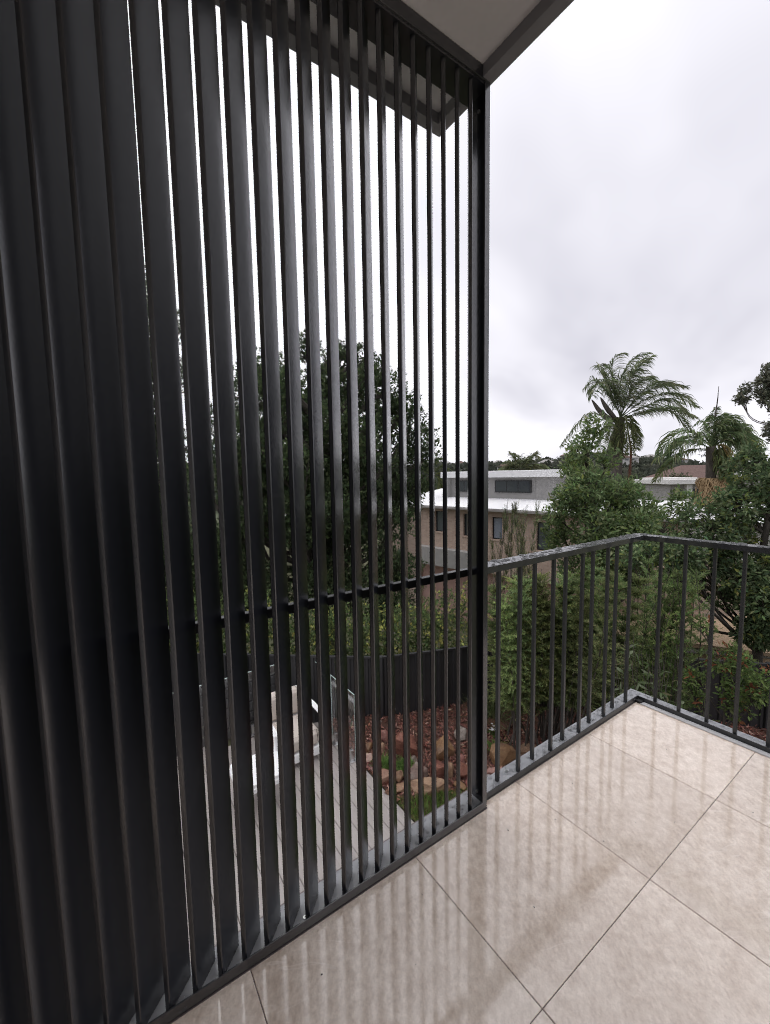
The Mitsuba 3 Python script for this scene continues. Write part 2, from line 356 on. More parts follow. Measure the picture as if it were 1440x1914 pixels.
for c, ax in (((XE - 0.008, 1.150, 0.045), 'x'), ((XE - 0.008, 1.150, 2.715), 'x'), ((0.4385, 1.128, 0.0125), 'z')):
    part(sc, 'screw', screw(c, ax), 'm_screw', smooth=40)

def drops(spots, rmin, rmax, rng, flat=0.42, big=0.06):
    """Domed water drops standing on level metal at the given points."""
    vs, fs, o = [], [], 0
    th = np.arange(9) * 2 * np.pi / 9
    for p in spots:
        r = rmin + (rmax - rmin) * rng.random() ** 3.2
        if rng.random() < big: r *= 1.7
        k = 1 + 0.22 * np.cos(2 * th + rng.random() * 6) * rng.random() + 0.10 * rng.normal(size=9)
        h = r * flat * (0.8 + 0.4 * rng.random())
        ring = lambda s, z: np.stack([p[0] + np.cos(th) * r * k * s, p[1] + np.sin(th) * r * k * s, np.full(9, p[2] + z)], 1)
        v = np.vstack([ring(1.0, -0.0008), ring(0.97, h * 0.35), ring(0.62, h * 0.85), [[p[0], p[1], p[2] + h]], [[p[0], p[1], p[2] - 0.0008]]])
        f = []
        for a in (0, 9):
            for j in range(9):
                q = (j + 1) % 9
                f += [[a + j, a + q, a + 9 + q], [a + j, a + 9 + q, a + 9 + j]]
        for j in range(9):
            q = (j + 1) % 9
            f += [[18 + j, 18 + q, 27], [28, q, j]]
        vs.append(v); fs.append(np.array(f) + o); o += len(v)
    return np.vstack(vs), np.vstack(fs)
rng = np.random.default_rng(5)
sp = [(x, y, 0.0115) for x, y in zip(rng.uniform(-0.3, XE - 0.02, 620), rng.uniform(1.112, 1.203, 620)) if meshkit.noise(np.array([x * 14, y * 14, 0])) > 0.34]
part(sc, 'water_drops', drops(sp, 0.0022, 0.0105, rng), 'm_water', smooth=True, stuff=True)
sp = []
for k in range(1, 14):                                            # beads hanging on the outer edges of the blades
    x = 0.31734 + 0.0646144 * k + 0.0586
    for z in rng.uniform(0.05, 2.3, 12): sp.append((x, 1.1685 + 0.006 * rng.random(), z))
bead = trimesh.creation.icosphere(1, 1.0)
part(sc, 'edge_beads', cat([trimesh.Trimesh(bead.vertices * (0.0012 + 0.0014 * rng.random()) + p, bead.faces, process=False) for p in sp]), 'm_water', smooth=True, stuff=True)

# ------------------------------------------------------------------ railing
ra = thing('balcony_railing', 'charcoal metal balcony railing with wet flat handrail turning the corner beside the tiles', 'railing')
H0, H1 = 0.982, 1.0096
def flat_bar(poly, z0, z1):
    m = trimesh.creation.extrude_polygon(Polygon(poly), z1 - z0); m.apply_translation((0, 0, z0)); return m
part(ra, 'handrail', flat_bar([(XE + 0.001, YR), (XR, YR), (XR + 0.079, YR + 0.076), (XE + 0.001, YR + 0.076)], H0, H1), 'm_handrail_top')
part(ra, 'handrail', flat_bar([(XR + 0.0003, YR - 0.0003), (XR + 0.0003, -3.9), (XR + 0.079, -3.9), (XR + 0.079, YR + 0.0757)], H0, H1), 'm_handrail_top')
part(ra, 'base_rail', flat_bar([(XE + 0.001, YR), (XR, YR), (XR, YR + 0.004), (XE + 0.001, YR + 0.004)], 0.0005, 0.029), 'm_rail')
part(ra, 'base_rail', flat_bar([(XR, YR + 0.004), (XR, -3.9), (XR + 0.004, -3.9), (XR + 0.004, YR + 0.004)], 0.0005, 0.029), 'm_rail')
part(ra, 'sill_plate', flat_bar([(XE + 0.001, YR + 0.0042), (XR + 0.0042, YR + 0.0042), (XR + 0.079, YR + 0.076), (XE + 0.001, YR + 0.076)], 0.006, 0.0165), 'm_sill')
part(ra, 'sill_plate', flat_bar([(XR + 0.0045, YR + 0.0038), (XR + 0.0045, -3.9), (XR + 0.079, -3.9), (XR + 0.079, YR + 0.0757)], 0.006, 0.0165), 'm_sill')
part(ra, 'corner_bracket', box(2.572, 2.6025, 1.096, 1.129, 0.0005, 0.014, 0.001), 'm_rubber')
balu = mikit.ply(box(-0.008, 0.008, -0.008, 0.008, 0.0168, H0 + 0.001, 0.0016), 'm_rail')
for i in range(10):
    y = YR + (0.034 if i % 2 == 0 else 0.019)
    part(ra, 'baluster', balu, None, to_world=T().translate([1.376 + 0.1241 * i, y, 0]))
for i in range(38):
    x = XR + (0.034 if i % 2 == 0 else 0.019)
    part(ra, 'baluster', balu, None, to_world=T().translate([x, 1.048 - 0.1268 * i, 0]))
rng = np.random.default_rng(8)
sp = [(x, y, 0.0165) for x, y in zip(rng.uniform(XE + 0.01, XR + 0.07, 760), rng.uniform(YR + 0.008, YR + 0.072, 760))]
sp += [(x, y, 0.0165) for x, y in zip(rng.uniform(XR + 0.008, XR + 0.076, 620), rng.uniform(-0.6, YR - 0.01, 620))]
part(ra, 'water_drops', drops(sp, 0.0022, 0.0100, rng), 'm_water', smooth=True, stuff=True)
sp = [(x, y, H1) for x, y in zip(rng.uniform(XE + 0.01, XR + 0.06, 300), rng.uniform(YR + 0.004, YR + 0.072, 300))]
sp += [(x, y, H1) for x, y in zip(rng.uniform(XR + 0.006, XR + 0.075, 330), rng.uniform(-0.4, YR, 330))]
part(ra, 'water_drops', drops(sp, 0.003, 0.013, rng, 0.34, 0.1), 'm_water', smooth=True, stuff=True)

# ------------------------------------------------------------------ roof overhang and the house the balcony belongs to
ro = thing('roof_overhang', 'flat grey soffit of the roof jutting out over the privacy screen', 'roof overhang')
ZS = 2.822
part(ro, 'soffit', box(-1.25, 1.200, -4.0, 1.335, ZS, ZS + 0.03), 'm_soffit')
part(ro, 'fascia', box(1.2005, 1.247, -4.0, 1.382, ZS - 0.042, ZS + 0.22), 'm_fascia')
part(ro, 'fascia', box(-1.25, 1.200, 1.3355, 1.382, ZS - 0.042, ZS + 0.22), 'm_fascia')
part(ro, 'roof_sheet', box(-1.25, 1.22, -4.0, 1.36, ZS + 0.1, ZS + 0.2), 'm_fascia')
hw = thing('house_wall', 'grey rendered house wall behind the balcony', 'house')
part(hw, 'wall', box(-1.50, -1.26, -4.2, 1.20, -2.45, 3.0), 'm_house')
part(hw, 'wall', box(-1.26, 1.0, -4.3, -4.02, -2.45, 3.0), 'm_house')
part(hw, 'sliding_door', box(-1.262, -1.25, -3.0, 0.6, 0.02, 2.3), 'm_house_glass')

# ================================================================== ground
def ground_z(x, y):
    r = np.hypot(x, y); az = np.arctan2(x, y)
    z = -2.47 - 3.6 * np.clip((r - 8.6) / 4.5, 0, 1) ** 1.0
    z = np.where((az > 0.9), -2.47 - 3.6 * np.clip((r - 9.6) / 4.0, 0, 1), z)
    z = z - 2.0 * np.clip((r - 20) / 120, 0, 1)
    hill = np.clip((r - 150) / 260, 0, 1); hill = hill * hill * (3 - 2 * hill)
    prof = 12.5 + 4.5 * np.sin(az * 7.0 + 0.6) + 2.5 * np.sin(az * 17 + 2) + 2.0 * np.sin(az * 3.1)
    return z + hill * prof
def ground_mesh():
    rs = np.concatenate([[0], np.linspace(0.6, 16, 40), np.geomspace(17, 5000, 70)])
    az = np.linspace(0, 2 * np.pi, 181)[:-1]
    A, Rr = np.meshgrid(az, rs)
    X, Y = Rr * np.sin(A), Rr * np.cos(A)
    v = np.stack([X, Y, ground_z(X, Y)], -1).reshape(-1, 3)
    f = []
    for i in range(len(rs) - 1):
        for j in range(180):
            k = (j + 1) % 180
            a, b, c, d = i * 180 + j, i * 180 + k, (i + 1) * 180 + k, (i + 1) * 180 + j
            f += [[a, b, c], [a, c, d]]
    return v, np.array(f)[:, ::-1]
struct('ground', ground_mesh(), 'm_ground', smooth=True)

# fence corners (plan)
FP = [(-2.2, 9.55), (1.69, 6.43), (3.34, 5.09), (4.99, 4.46), (7.66, 1.61), (9.12, 0.05), (10.4, -1.4)]
bedpoly = Polygon([(2.62, 5.55), (3.34, 5.09), (4.99, 4.46), (7.66, 1.61), (8.4, 0.8), (7.6, -0.5), (4.4, 0.6), (4.3, 2.4), (3.75, 3.12), (3.2, 3.46), (2.62, 3.72)])
lawnpoly = Polygon([(2.63, 0.9), (4.6, 0.9), (4.4, 2.4), (3.75, 3.12), (3.2, 3.46), (2.63, 3.72)])
def bed_h(x, y):
    return -2.452 + 0.07 * (meshkit.fbm(np.stack([x * 1.3, y * 1.3, 0 * x], -1), 3, 2) - 0.4) + 0.12 * np.clip((0.75 - LineDist(x, y)) / 0.75, 0, 1)
def LineDist(x, y):
    p = np.stack([x, y], -1); best = np.full(np.shape(x), 9.0)
    for a, b in zip(FP[:-1], FP[1:]):
        a, b = np.array(a), np.array(b); t = np.clip(((p - a) @ (b - a)) / ((b - a) @ (b - a)), 0, 1)
        best = np.minimum(best, np.linalg.norm(p - a - t[..., None] * (b - a), axis=-1))
    return best
def sheet(poly, step, h):
    x0, y0, x1, y1 = poly.bounds
    xs, ys = np.arange(x0, x1 + step, step), np.arange(y0, y1 + step, step)
    X, Y = np.meshgrid(xs, ys); Z = h(X, Y)
    v = np.stack([X, Y, Z], -1).reshape(-1, 3); w = len(xs); f = []
    for i in range(len(ys) - 1):
        for j in range(w - 1):
            if poly.contains(Point(xs[j] + step / 2, ys[i] + step / 2)):
                a = i * w + j; f += [[a, a + 1, a + w + 1], [a, a + w + 1, a + w]]
    return v, np.array(f)
struct('garden_bed', sheet(bedpoly, 0.06, bed_h), 'm_soil', smooth=True)
def in_poly(poly, n, rng):
    x0, y0, x1, y1 = poly.bounds; out = []
    import shapely
    while len(out) < n:
        q = rng.uniform((x0, y0), (x1, y1), (n * 2, 2))
        out += list(q[shapely.contains_xy(poly, q[:, 0], q[:, 1])])
    return np.array(out[:n])
rng = np.random.default_rng(21)
p = in_poly(bedpoly, 26000, rng)
P = np.column_stack([p, bed_h(p[:, 0], p[:, 1]) + rng.uniform(0.002, 0.03, len(p))])
D = unit(rng.normal(size=(len(p), 3)) * [1, 1, 0.35])
v, f = leafset(P, D, unit(rng.normal(size=(len(p), 3)) * 0.5 + [0, 0, 1]), rng.uniform(0.03, 0.085, len(p)), rng.uniform(0.012, 0.03, len(p)), 0.2)
c = palette(len(p), [(0.105, 0.042, 0.032), (0.165, 0.078, 0.058), (0.058, 0.026, 0.021), (0.26, 0.165, 0.13), (0.13, 0.046, 0.036)], [5, 4, 4, 1.3, 3], rng, 0.25)
struct('bark_mulch', (v, f), 'm_chip', {'label': 'reddish brown bark chips covering the garden bed', 'category': 'mulch'}, color=np.repeat(c, 4, 0), kind='stuff')
# lawn
struct('lawn_soil', sheet(lawnpoly, 0.1, lambda x, y: -2.449 + 0 * x), 'm_soil')
def grass_mesh(poly, n, hmin, hmax, rng, z, cols, w, lean=0.5):
    p = in_poly(poly, n, rng)
    P = np.column_stack([p, np.full(n, z)])
    D = unit(rng.normal(size=(n, 3)) * [lean, lean, 0.1] + [0, 0, 1])
    v, f = leafset(P, D, unit(rng.normal(size=(n, 3))), rng.uniform(hmin, hmax, n), w, 0.1)
    return (v, f), np.repeat(palette(n, cols, [1] * len(cols), rng, 0.25), 4, 0)
m, c = grass_mesh(lawnpoly, 34000, 0.04, 0.10, rng, -2.449, [(0.075, 0.14, 0.03), (0.11, 0.18, 0.045), (0.06, 0.11, 0.028), (0.17, 0.19, 0.07)], 0.007)
struct('lawn', m, 'm_leaf', {'label': 'short green lawn beside the deck and the sandstone edging', 'category': 'grass'}, color=c, kind='stuff')

# ------------------------------------------------------------------ boulders
def rock(cx, cy, w, dpt, h, seed, z=-2.45, rot=0.0):
    m = trimesh.creation.icosphere(4, 1.0)
    v = np.array(m.vertices)
    r_ = np.random.default_rng(seed)
    for _ in range(13):                                             # flat faces: the ball is cut by planes
        n = unit(r_.normal(size=3) * [1, 1, 0.8]); d = r_.uniform(0.50, 0.82)
        s = v @ n; v = v - np.where(s > d, s - d, 0)[:, None] * n
    v *= (1 + 0.16 * (meshkit.fbm(v * 2.2 + seed, 4, seed) - 0.5) + 0.07 * (meshkit.fbm(v * 9 + seed, 3, seed + 1) - 0.5))[:, None]
    v = v / np.abs(v).max(0)
    v = v * [w / 2, dpt / 2, h * 0.62] 
    c_, s_ = math.cos(rot), math.sin(rot)
    v = np.column_stack([v[:, 0] * c_ - v[:, 1] * s_, v[:, 0] * s_ + v[:, 1] * c_, v[:, 2]])
    return trimesh.Trimesh(v + [cx, cy, z + h * 0.36], m.faces, process=False)
BOULDERS = [  # x, y of its foot, width, height, depth, colour, label
    (3.22, 4.36, 0.36, 0.38, 0.34, 'red', 'large rusty red boulder in the middle of the mulch bed'),
    (3.12, 4.78, 0.20, 0.20, 0.2, 'pink', 'reddish pink rock behind the grass tufts near the fence'),
    (2.99, 4.58, 0.16, 0.12, 0.16, 'tan', 'tan rock directly behind the left grass tuft'),
    (2.84, 4.70, 0.15, 0.12, 0.15, 'ochre', 'orange rock beside the glass fence, upper of two'),
    (2.74, 4.52, 0.15, 0.11, 0.15, 'pink', 'pink rock beside the deck edge, lower of two by the glass fence'),
    (2.94, 4.90, 0.14, 0.11, 0.14, 'brown', 'brown rock nearest the fence behind the glass panel'),
    (3.21, 4.14, 0.12, 0.10, 0.11, 'grey', 'small pale grey stone below the large red boulder'),
    (2.71, 4.05, 0.22, 0.21, 0.2, 'red', 'dark red rock touching the deck edge in the second row'),
    (2.85, 3.98, 0.15, 0.17, 0.16, 'tan', 'cream and orange rock beside the dark red rock by the deck'),
    (3.06, 3.88, 0.30, 0.22, 0.24, 'grey', 'mottled grey brown rock in the middle of the edging row'),
    (3.28, 3.74, 0.19, 0.26, 0.2, 'red', 'tall red rock in the edging row'),
    (3.43, 3.68, 0.14, 0.20, 0.16, 'tan', 'narrow tan rock between two red rocks of the edging'),
    (3.55, 3.56, 0.18, 0.22, 0.18, 'red', 'red rock of the edging nearest the screen post'),
    (3.39, 3.44, 0.18, 0.11, 0.13, 'ochre', 'low orange rock at the lawn corner below the post'),
    (2.74, 3.84, 0.36, 0.10, 0.15, 'tan', 'flat tan stone lying along the deck edge of the lawn'),
    (3.06, 3.62, 0.46, 0.15, 0.18, 'tan', 'long flat tan stone bordering the lawn'),
    (3.60, 3.98, 0.29, 0.34, 0.28, 'ochre', 'upright ochre boulder standing in the mulch'),
    (4.06, 4.08, 0.22, 0.21, 0.2, 'grey', 'khaki grey rock behind the screen post'),
    (3.72, 3.76, 0.13, 0.13, 0.12, 'pink', 'small round pink stone beside the screen post'),
    (4.22, 4.74, 0.14, 0.08, 0.12, 'pink', 'small low stone on the mulch under the fence'),
    (4.84, 3.98, 0.60, 0.19, 0.35, 'brown', 'wide brown boulder under the feathery shrub'),
    (5.24, 3.56, 0.62, 0.18, 0.35, 'brown', 'dark wide boulder in the shade right of the brown boulder'),
    (4.13, 3.44, 0.46, 0.27, 0.34, 'ochre', 'big ochre sandstone boulder just outside the railing'),
    (4.57, 3.32, 0.30, 0.19, 0.22, 'tan', 'tan boulder right of the big ochre one'),
    (3.88, 3.36, 0.20, 0.12, 0.16, 'pink', 'pink stone at the foot of the big ochre boulder'),
    (4.45, 3.02, 0.30, 0.16, 0.2, 'red', 'red stone beside the tan boulder')]
for i, (x, y, w, h, d, c, lab) in enumerate(BOULDERS):
    k = uniq('boulder')
    scene[k] = mikit.ply(rock(x, y, w * 1.08, d * 1.1, h * 0.92, 100 + i, rot=-0.6 + 0.5 * math.sin(i * 2.3)), 'm_rock_' + c, smooth=28)
    labels[k] = {'label': lab, 'category': 'boulder', 'group': 'sandstone boulders in the garden bed'}

# small plants in the bed
def tuft(name, label, x, y, n, h, cols, seed, w=0.009, z=-2.44, catn='plant', spread=0.05, lean=0.55):
    r_ = np.random.default_rng(seed)
    t = thing(name, label, catn)
    P = np.column_stack([x + r_.normal(size=n) * spread, y + r_.normal(size=n) * spread, np.full(n, z)])
    D = unit(r_.normal(size=(n, 3)) * [lean, lean, 0.15] + [0, 0, 1])
    mid = P + D * h * 0.55; Ls = r_.uniform(0.6, 1.0, n)
    D2 = unit(D + [0, 0, -0.5] + 0.25 * r_.normal(size=(n, 3)))
    N = unit(r_.normal(size=(n, 3)))
    a = leafset(P, D, N, h * Ls, w); b = leafset(P + D * (h * Ls * 0.55)[:, None], D2, N, h * Ls * 0.8, w * 0.9)
    ca = np.repeat(palette(n, cols, [1] * len(cols), r_, 0.25), 4, 0)
    m, c = merge([(*a, ca), (*b, ca)])
    part(t, 'leaves', m, 'm_leaf', color=c, stuff=True)
    return t
GR = [(0.10, 0.17, 0.05), (0.14, 0.22, 0.07), (0.07, 0.12, 0.035)]
tuft('grass_tuft', 'green grass tuft between rocks nearest the deck', 2.84, 4.26, 150, 0.17, GR, 1)
tuft('grass_tuft', 'bright green tuft below the large red boulder', 2.99, 4.10, 170, 0.15, GR, 2)
tuft('seedling', 'small dark plant at the fence foot left of the rocks', 2.98, 5.18, 90, 0.16, [(0.04, 0.06, 0.03), (0.09, 0.12, 0.06)], 3, 0.02)
tuft('seedling', 'low green plant on the big ochre boulder outside the railing', 4.28, 3.62, 110, 0.14, GR, 4, 0.016)
tuft('ornamental_grass', 'wispy dark green grass clump behind the first balusters', 4.75, 4.12, 260, 0.55, [(0.09, 0.12, 0.05), (0.14, 0.17, 0.08), (0.05, 0.07, 0.03)], 5, 0.008, spread=0.09, lean=0.6)
fw = tuft('white_flower', 'small white flowers in the mulch left of the balusters', 4.47, 3.90, 40, 0.10, GR, 6, 0.012)
r_ = np.random.default_rng(61)
pet = []
for i in range(14):
    c0 = np.array([4.47, 3.90, -2.33]) + r_.normal(size=3) * [0.05, 0.05, 0.02]
    a = np.arange(5) * 2 * np.pi / 5 + r_.random()
    v, f = leafset(np.repeat(c0[None], 5, 0), np.stack([np.cos(a), np.sin(a), 0.3 + 0 * a], 1), np.array([[0, 0, 1.0]] * 5), 0.024, 0.014)
    pet.append((v, f, np.full((20, 3), 0.75)))
m, c = merge(pet); part(fw, 'flower_heads', m, 'm_leaf', color=c, stuff=True)

# ================================================================== deck, glass fence, furniture
dk = struct('deck', box(-2.4, 2.605, 1.3, 6.35, -2.62, -2.478), 'm_rubber', {'label': 'pale grey board deck below the balcony', 'category': 'deck'})
part(dk, 'edge_board', box(2.495, 2.617, 1.3, 5.95, -2.477, -2.45, 0.003), 'm_deck')
for i in range(32):
    x1 = 2.4905 - 0.146 * i
    part(dk, 'board', box(x1 - 0.1405, x1, 1.3, 5.95 if i < 9 else 6.3, -2.477, -2.451, 0.003), 'm_deck')

gf = thing('glass_pool_fence', 'frameless glass pool fence standing along the deck edge', 'glass fence')
ZB = -2.45
def pane(a, b, z0, z1):
    a, b = np.array(a), np.array(b)
    return np.array([[*a, z0], [*b, z0], [*b, z1], [*a, z1]]), np.array([[0, 1, 2], [0, 2, 3]])
def pane_edge(a, b, z0, z1, t=0.012):
    a, b = np.array(a, float), np.array(b, float); d = (b - a) / np.linalg.norm(b - a); n = np.array([-d[1], d[0]]) * t / 2
    ms = [tube([[*a, z1], [*b, z1]], t / 2, 4), tube([[*a, z0], [*a, z1]], t / 2, 4), tube([[*b, z0], [*b, z1]], t / 2, 4)]
    return cat(ms)
for a, b in (((2.55, 4.53), (2.55, 5.21)), ((2.55, 5.25), (2.55, 5.97)), ((2.51, 6.01), (1.45, 6.01)), ((1.40, 6.01), (0.2, 6.01))):
    k = part(gf, 'glass_panel', pane(a, b, ZB + 0.06, ZB + 0.98), 'm_pane')
    part(gf, 'panel_edge', pane_edge(a, b, ZB + 0.06, ZB + 0.98), 'm_glass_edge')
    for t in (0.17, 0.83):
        q = np.array(a) * (1 - t) + np.array(b) * t
        s = cat([box(q[0] - 0.022, q[0] + 0.022, q[1] - 0.022, q[1] + 0.022, ZB + 0.012, ZB + 0.16, 0.004), box(q[0] - 0.05, q[0] + 0.05, q[1] - 0.05, q[1] + 0.05, ZB, ZB + 0.012, 0.002)])
        part(gf, 'spigot', s, 'm_steel')

def cushion(x0, x1, y0, y1, z0, z1, r, puff=0.012):
    m = box(x0, x1, y0, y1, z0, z1, r)
    m = m.subdivide_to_size(0.07)
    v = np.array(m.vertices); c = np.array([(x0 + x1) / 2, (y0 + y1) / 2, (z0 + z1) / 2]); h = np.array([(x1 - x0) / 2, (y1 - y0) / 2, (z1 - z0) / 2])
    q = (v - c) / h
    v = v + (q * puff) * (1 - np.clip(np.sort(np.abs(q), 1)[:, 1:2], 0, 1) ** 2)
    m = trimesh.Trimesh(v, m.faces)
    return trimesh.smoothing.filter_taubin(m, iterations=4)
ch = thing('lounge_chair', 'white framed outdoor lounge chair with beige cushions on the deck', 'armchair')
part(ch, 'back_cushion', cushion(1.69, 2.21, 5.50, 5.68, -2.05, -1.70, 0.035), 'm_cushion', smooth=40)
part(ch, 'seat_cushion', cushion(1.66, 2.24, 4.95, 5.52, -2.25, -2.05, 0.04), 'm_cushion', smooth=40)
part(ch, 'seat_base', box(1.66, 2.24, 4.94, 5.68, -2.39, -2.26, 0.012), 'm_white_metal')
for x0 in (1.575, 2.262):
    part(ch, 'armrest', box(x0, x0 + 0.075, 4.86, 5.72, -1.875, -1.845, 0.01), 'm_white_metal')
    for y0 in (4.87, 5.65):
        part(ch, 'leg', box(x0 + 0.012, x0 + 0.062, y0, y0 + 0.055, ZB, -1.875, 0.006), 'm_white_metal')
part(ch, 'back_frame', box(1.66, 2.24, 5.69, 5.73, -2.36, -1.74, 0.01), 'm_white_metal')
tb = thing('side_table', 'white low table with rounded corners left of the lounge chair', 'table')
a = Polygon([(1.10, 4.50), (1.56, 4.50), (1.56, 4.92), (1.10, 4.92)]).buffer(0.05, 8)
m = trimesh.creation.extrude_polygon(a, 0.045); m.apply_translation((0, 0, -2.095)); part(tb, 'table_top', m, 'm_white_metal', smooth=30)
m = trimesh.creation.extrude_polygon(a.exterior.buffer(0.012), 0.05); m.apply_translation((0, 0, -2.146)); part(tb, 'apron', m, 'm_white_metal', smooth=30)
for x0 in (1.10, 1.52):
    for y0 in (4.50, 4.88):
        part(tb, 'leg', box(x0 - 0.005, x0 + 0.045, y0, y0 + 0.045, ZB, -2.147, 0.006), 'm_white_metal')
pl = thing('slatted_planter', 'dark slatted planter wall behind the lounge chair', 'planter')
for i in range(6):
    part(pl, 'slat', box(0.5, 2.05, 6.10, 6.128, -2.43 + 0.155 * i, -2.43 + 0.155 * i + 0.13, 0.004), 'm_fence')
for x in (0.5, 1.27, 2.0):
    part(pl, 'post', box(x, x + 0.05, 6.13, 6.18, -2.47, -1.53), 'm_rubber')

# ------------------------------------------------------------------ boundary fence and hedge
def rib_sheet(a, b, z0, z1):
    a, b = np.array(a, float), np.array(b, float); L = np.linalg.norm(b - a); d = (b - a) / L; n = np.array([d[1], -d[0]])
    if n @ (-(a + b) / 2) < 0: n = -n
    k = max(1, int(round(L / 0.13))); s, o = [], []
    for i in range(k):
        for t, h in ((0.0, 0), (0.30, 0), (0.38, 0.022), (0.62, 0.022), (0.70, 0)):
            s.append((i + t) / k * L); o.append(h)
    s.append(L); o.append(0)
    pts = a + np.outer(s, d) + np.outer(o, n)
    m = len(pts)
    v = np.vstack([np.column_stack([pts, np.full(m, z0)]), np.column_stack([pts, np.full(m, z1)])])
    back = v - np.array([*n, 0]) * 0.004
    f = []
    for i in range(m - 1):
        f += [[i, i + 1, m + i + 1], [i, m + i + 1, m + i]]
    f = np.array(f)
    return np.vstack([v, back]), np.vstack([f, f[:, ::-1] + 2 * m])
def bar(a, b, w, z0, z1, c=0.0):
    a, b = np.array(a, float), np.array(b, float); L = np.linalg.norm(b - a)
    m = box(0, L, -w / 2, w / 2, z0, z1, c)
    m.apply_transform(trimesh.transformations.rotation_matrix(math.atan2(b[1] - a[1], b[0] - a[0]), [0, 0, 1])); m.apply_translation((*a, 0)); return m
def fence(label, pts, z0=-2.75, z1=-1.39):
    t = thing('metal_fence', label, 'fence')
    for a, b in zip(pts[:-1], pts[1:]):
        a, b = np.array(a), np.array(b); L = np.linalg.norm(b - a); n = max(1, int(round(L / 0.80)))
        for i in range(n):
            p, q = a + (b - a) * i / n, a + (b - a) * (i + 1) / n
            e = (b - a) / L * 0.004
            part(t, 'fence_sheet', rib_sheet(p + e, q - e, z0, z1), 'm_fence')
        part(t, 'top_rail', bar(a, b, 0.042, z1 - 0.012, z1 + 0.024, 0.003), 'm_fence')
        part(t, 'fence_post', bar(a - 0.03, a + 0.03, 0.062, z0, z1 + 0.03), 'm_fence')
    return t
fence('charcoal ribbed metal fence behind the deck and the mulch bed', FP[:4])
fence('charcoal ribbed metal fence behind the red tipped shrub right of the corner', FP[3:])

hg = thing('hedge', 'clipped leafy hedge with yellow green tips behind the charcoal fence', 'hedge')
rng = np.random.default_rng(31)
HL = [(-1.6, 9.9, -0.75), (0.6, 8.3, -0.72), (2.05, 7.1, -0.74), (3.3, 6.05, -0.85), (4.3, 5.45, -0.98), (5.0, 5.2, -0.62), (5.5, 4.85, -0.35)]
hc = []
for (x0, y0, t0), (x1, y1, t1) in zip(HL[:-1], HL[1:]):
    L = math.hypot(x1 - x0, y1 - y0); n = int(L / 0.22)
    for i in range(n):
        t = i / n
        for z in (-1.9, -1.55, -1.2, 0.0):
            top = t0 + (t1 - t0) * t
            zz = top - 0.22 if z == 0.0 else z
            if zz > top - 0.1: continue
            hc.append((np.array([x0 + (x1 - x0) * t, y0 + (y1 - y0) * t, zz]) + rng.normal(size=3) * 0.08, 0.30 + 0.08 * rng.random()))
m, c = crown(hc, 210, 0.056, 0.030, [(0.068, 0.098, 0.042), (0.096, 0.132, 0.054), (0.05, 0.072, 0.032), (0.135, 0.175, 0.07)], [4, 4, 3, 2], rng, tip=((0.28, 0.28, 0.09), 0.16))
part(hg, 'foliage', m, 'm_leaf', color=c, stuff=True)
st = [tube(bez([np.array([a[0], a[1], -3.2]), np.array(a) - [0, 0, 0.2] + rng.normal(size=3) * 0.05, np.array(a) + rng.normal(size=3) * 0.15]), [0.02] * 8 + [0.012] * 16, 5) for a, r in hc[::6]]
part(hg, 'stems', cat(st), 'm_bark', stuff=True)

# ================================================================== trees and shrubs
DARK = [(0.050, 0.070, 0.036), (0.070, 0.094, 0.046), (0.034, 0.048, 0.026), (0.10, 0.125, 0.06)]
MID = [(0.115, 0.158, 0.075), (0.155, 0.205, 0.095), (0.082, 0.115, 0.058), (0.215, 0.26, 0.135)]
def clump_list(base, s, items, seed, depth=0.8):
    r_ = np.random.default_rng(seed)
    return [(loc(base, x * s, y * s, r_.uniform(-depth, depth)), r * s * 0.9) for x, y, r in items]

# big dark tree behind the blades
BT = np.array([5.73, 11.94, 1.9]); rng = np.random.default_rng(41); cl = []
for i in range(190):
    u = unit(rng.normal(size=3)); q = u * [3.15, 3.0, 3.6] * rng.uniform(0.45, 1.0)
    if q[2] < -2.2: q[2] *= 0.8
    if q[0] > 1.8 and q[2] > 2.2: continue
    cl.append((loc(BT, q[0] - 0.1, q[2] - 0.1, q[1]), rng.uniform(0.34, 0.62)))
for x, y, r in ((1.2, 3.2, 0.45), (1.7, 2.75, 0.5), (2.2, 2.25, 0.5), (2.65, 1.7, 0.5), (2.9, 1.1, 0.5), (3.15, 0.6, 0.45), (2.9, -0.9, 0.5), (2.6, -1.5, 0.5), (1.6, 2.3, 0.6), (2.3, 1.2, 0.6), (2.4, 0.3, 0.6), (-1.5, 3.0, 0.5), (-2.1, 2.6, 0.5), (-2.6, 2.0, 0.5), (-3.0, 1.4, 0.5), (3.3, 0.6, 0.4), (3.45, 0.1, 0.35), (3.2, -0.6, 0.4), (-3.4, 0.9, 0.5), (-3.8, -0.3, 0.5), (-0.3, 3.55, 0.4), (-0.5, 3.4, 0.45), (0.9, 3.3, 0.4)): cl.append((loc(BT, x, y, 0), r))
tree('broadleaf_tree', 'large dark dense tree seen through the blades of the screen', cl, [loc(BT, 0.1, -7.4), loc(BT, 0.0, -3.5, 0.1), loc(BT, -0.1, -0.5), loc(BT, 0.0, 2.6)], 190, 0.115, 0.055, DARK, [4, 4, 3, 1], 42, r0=0.30)
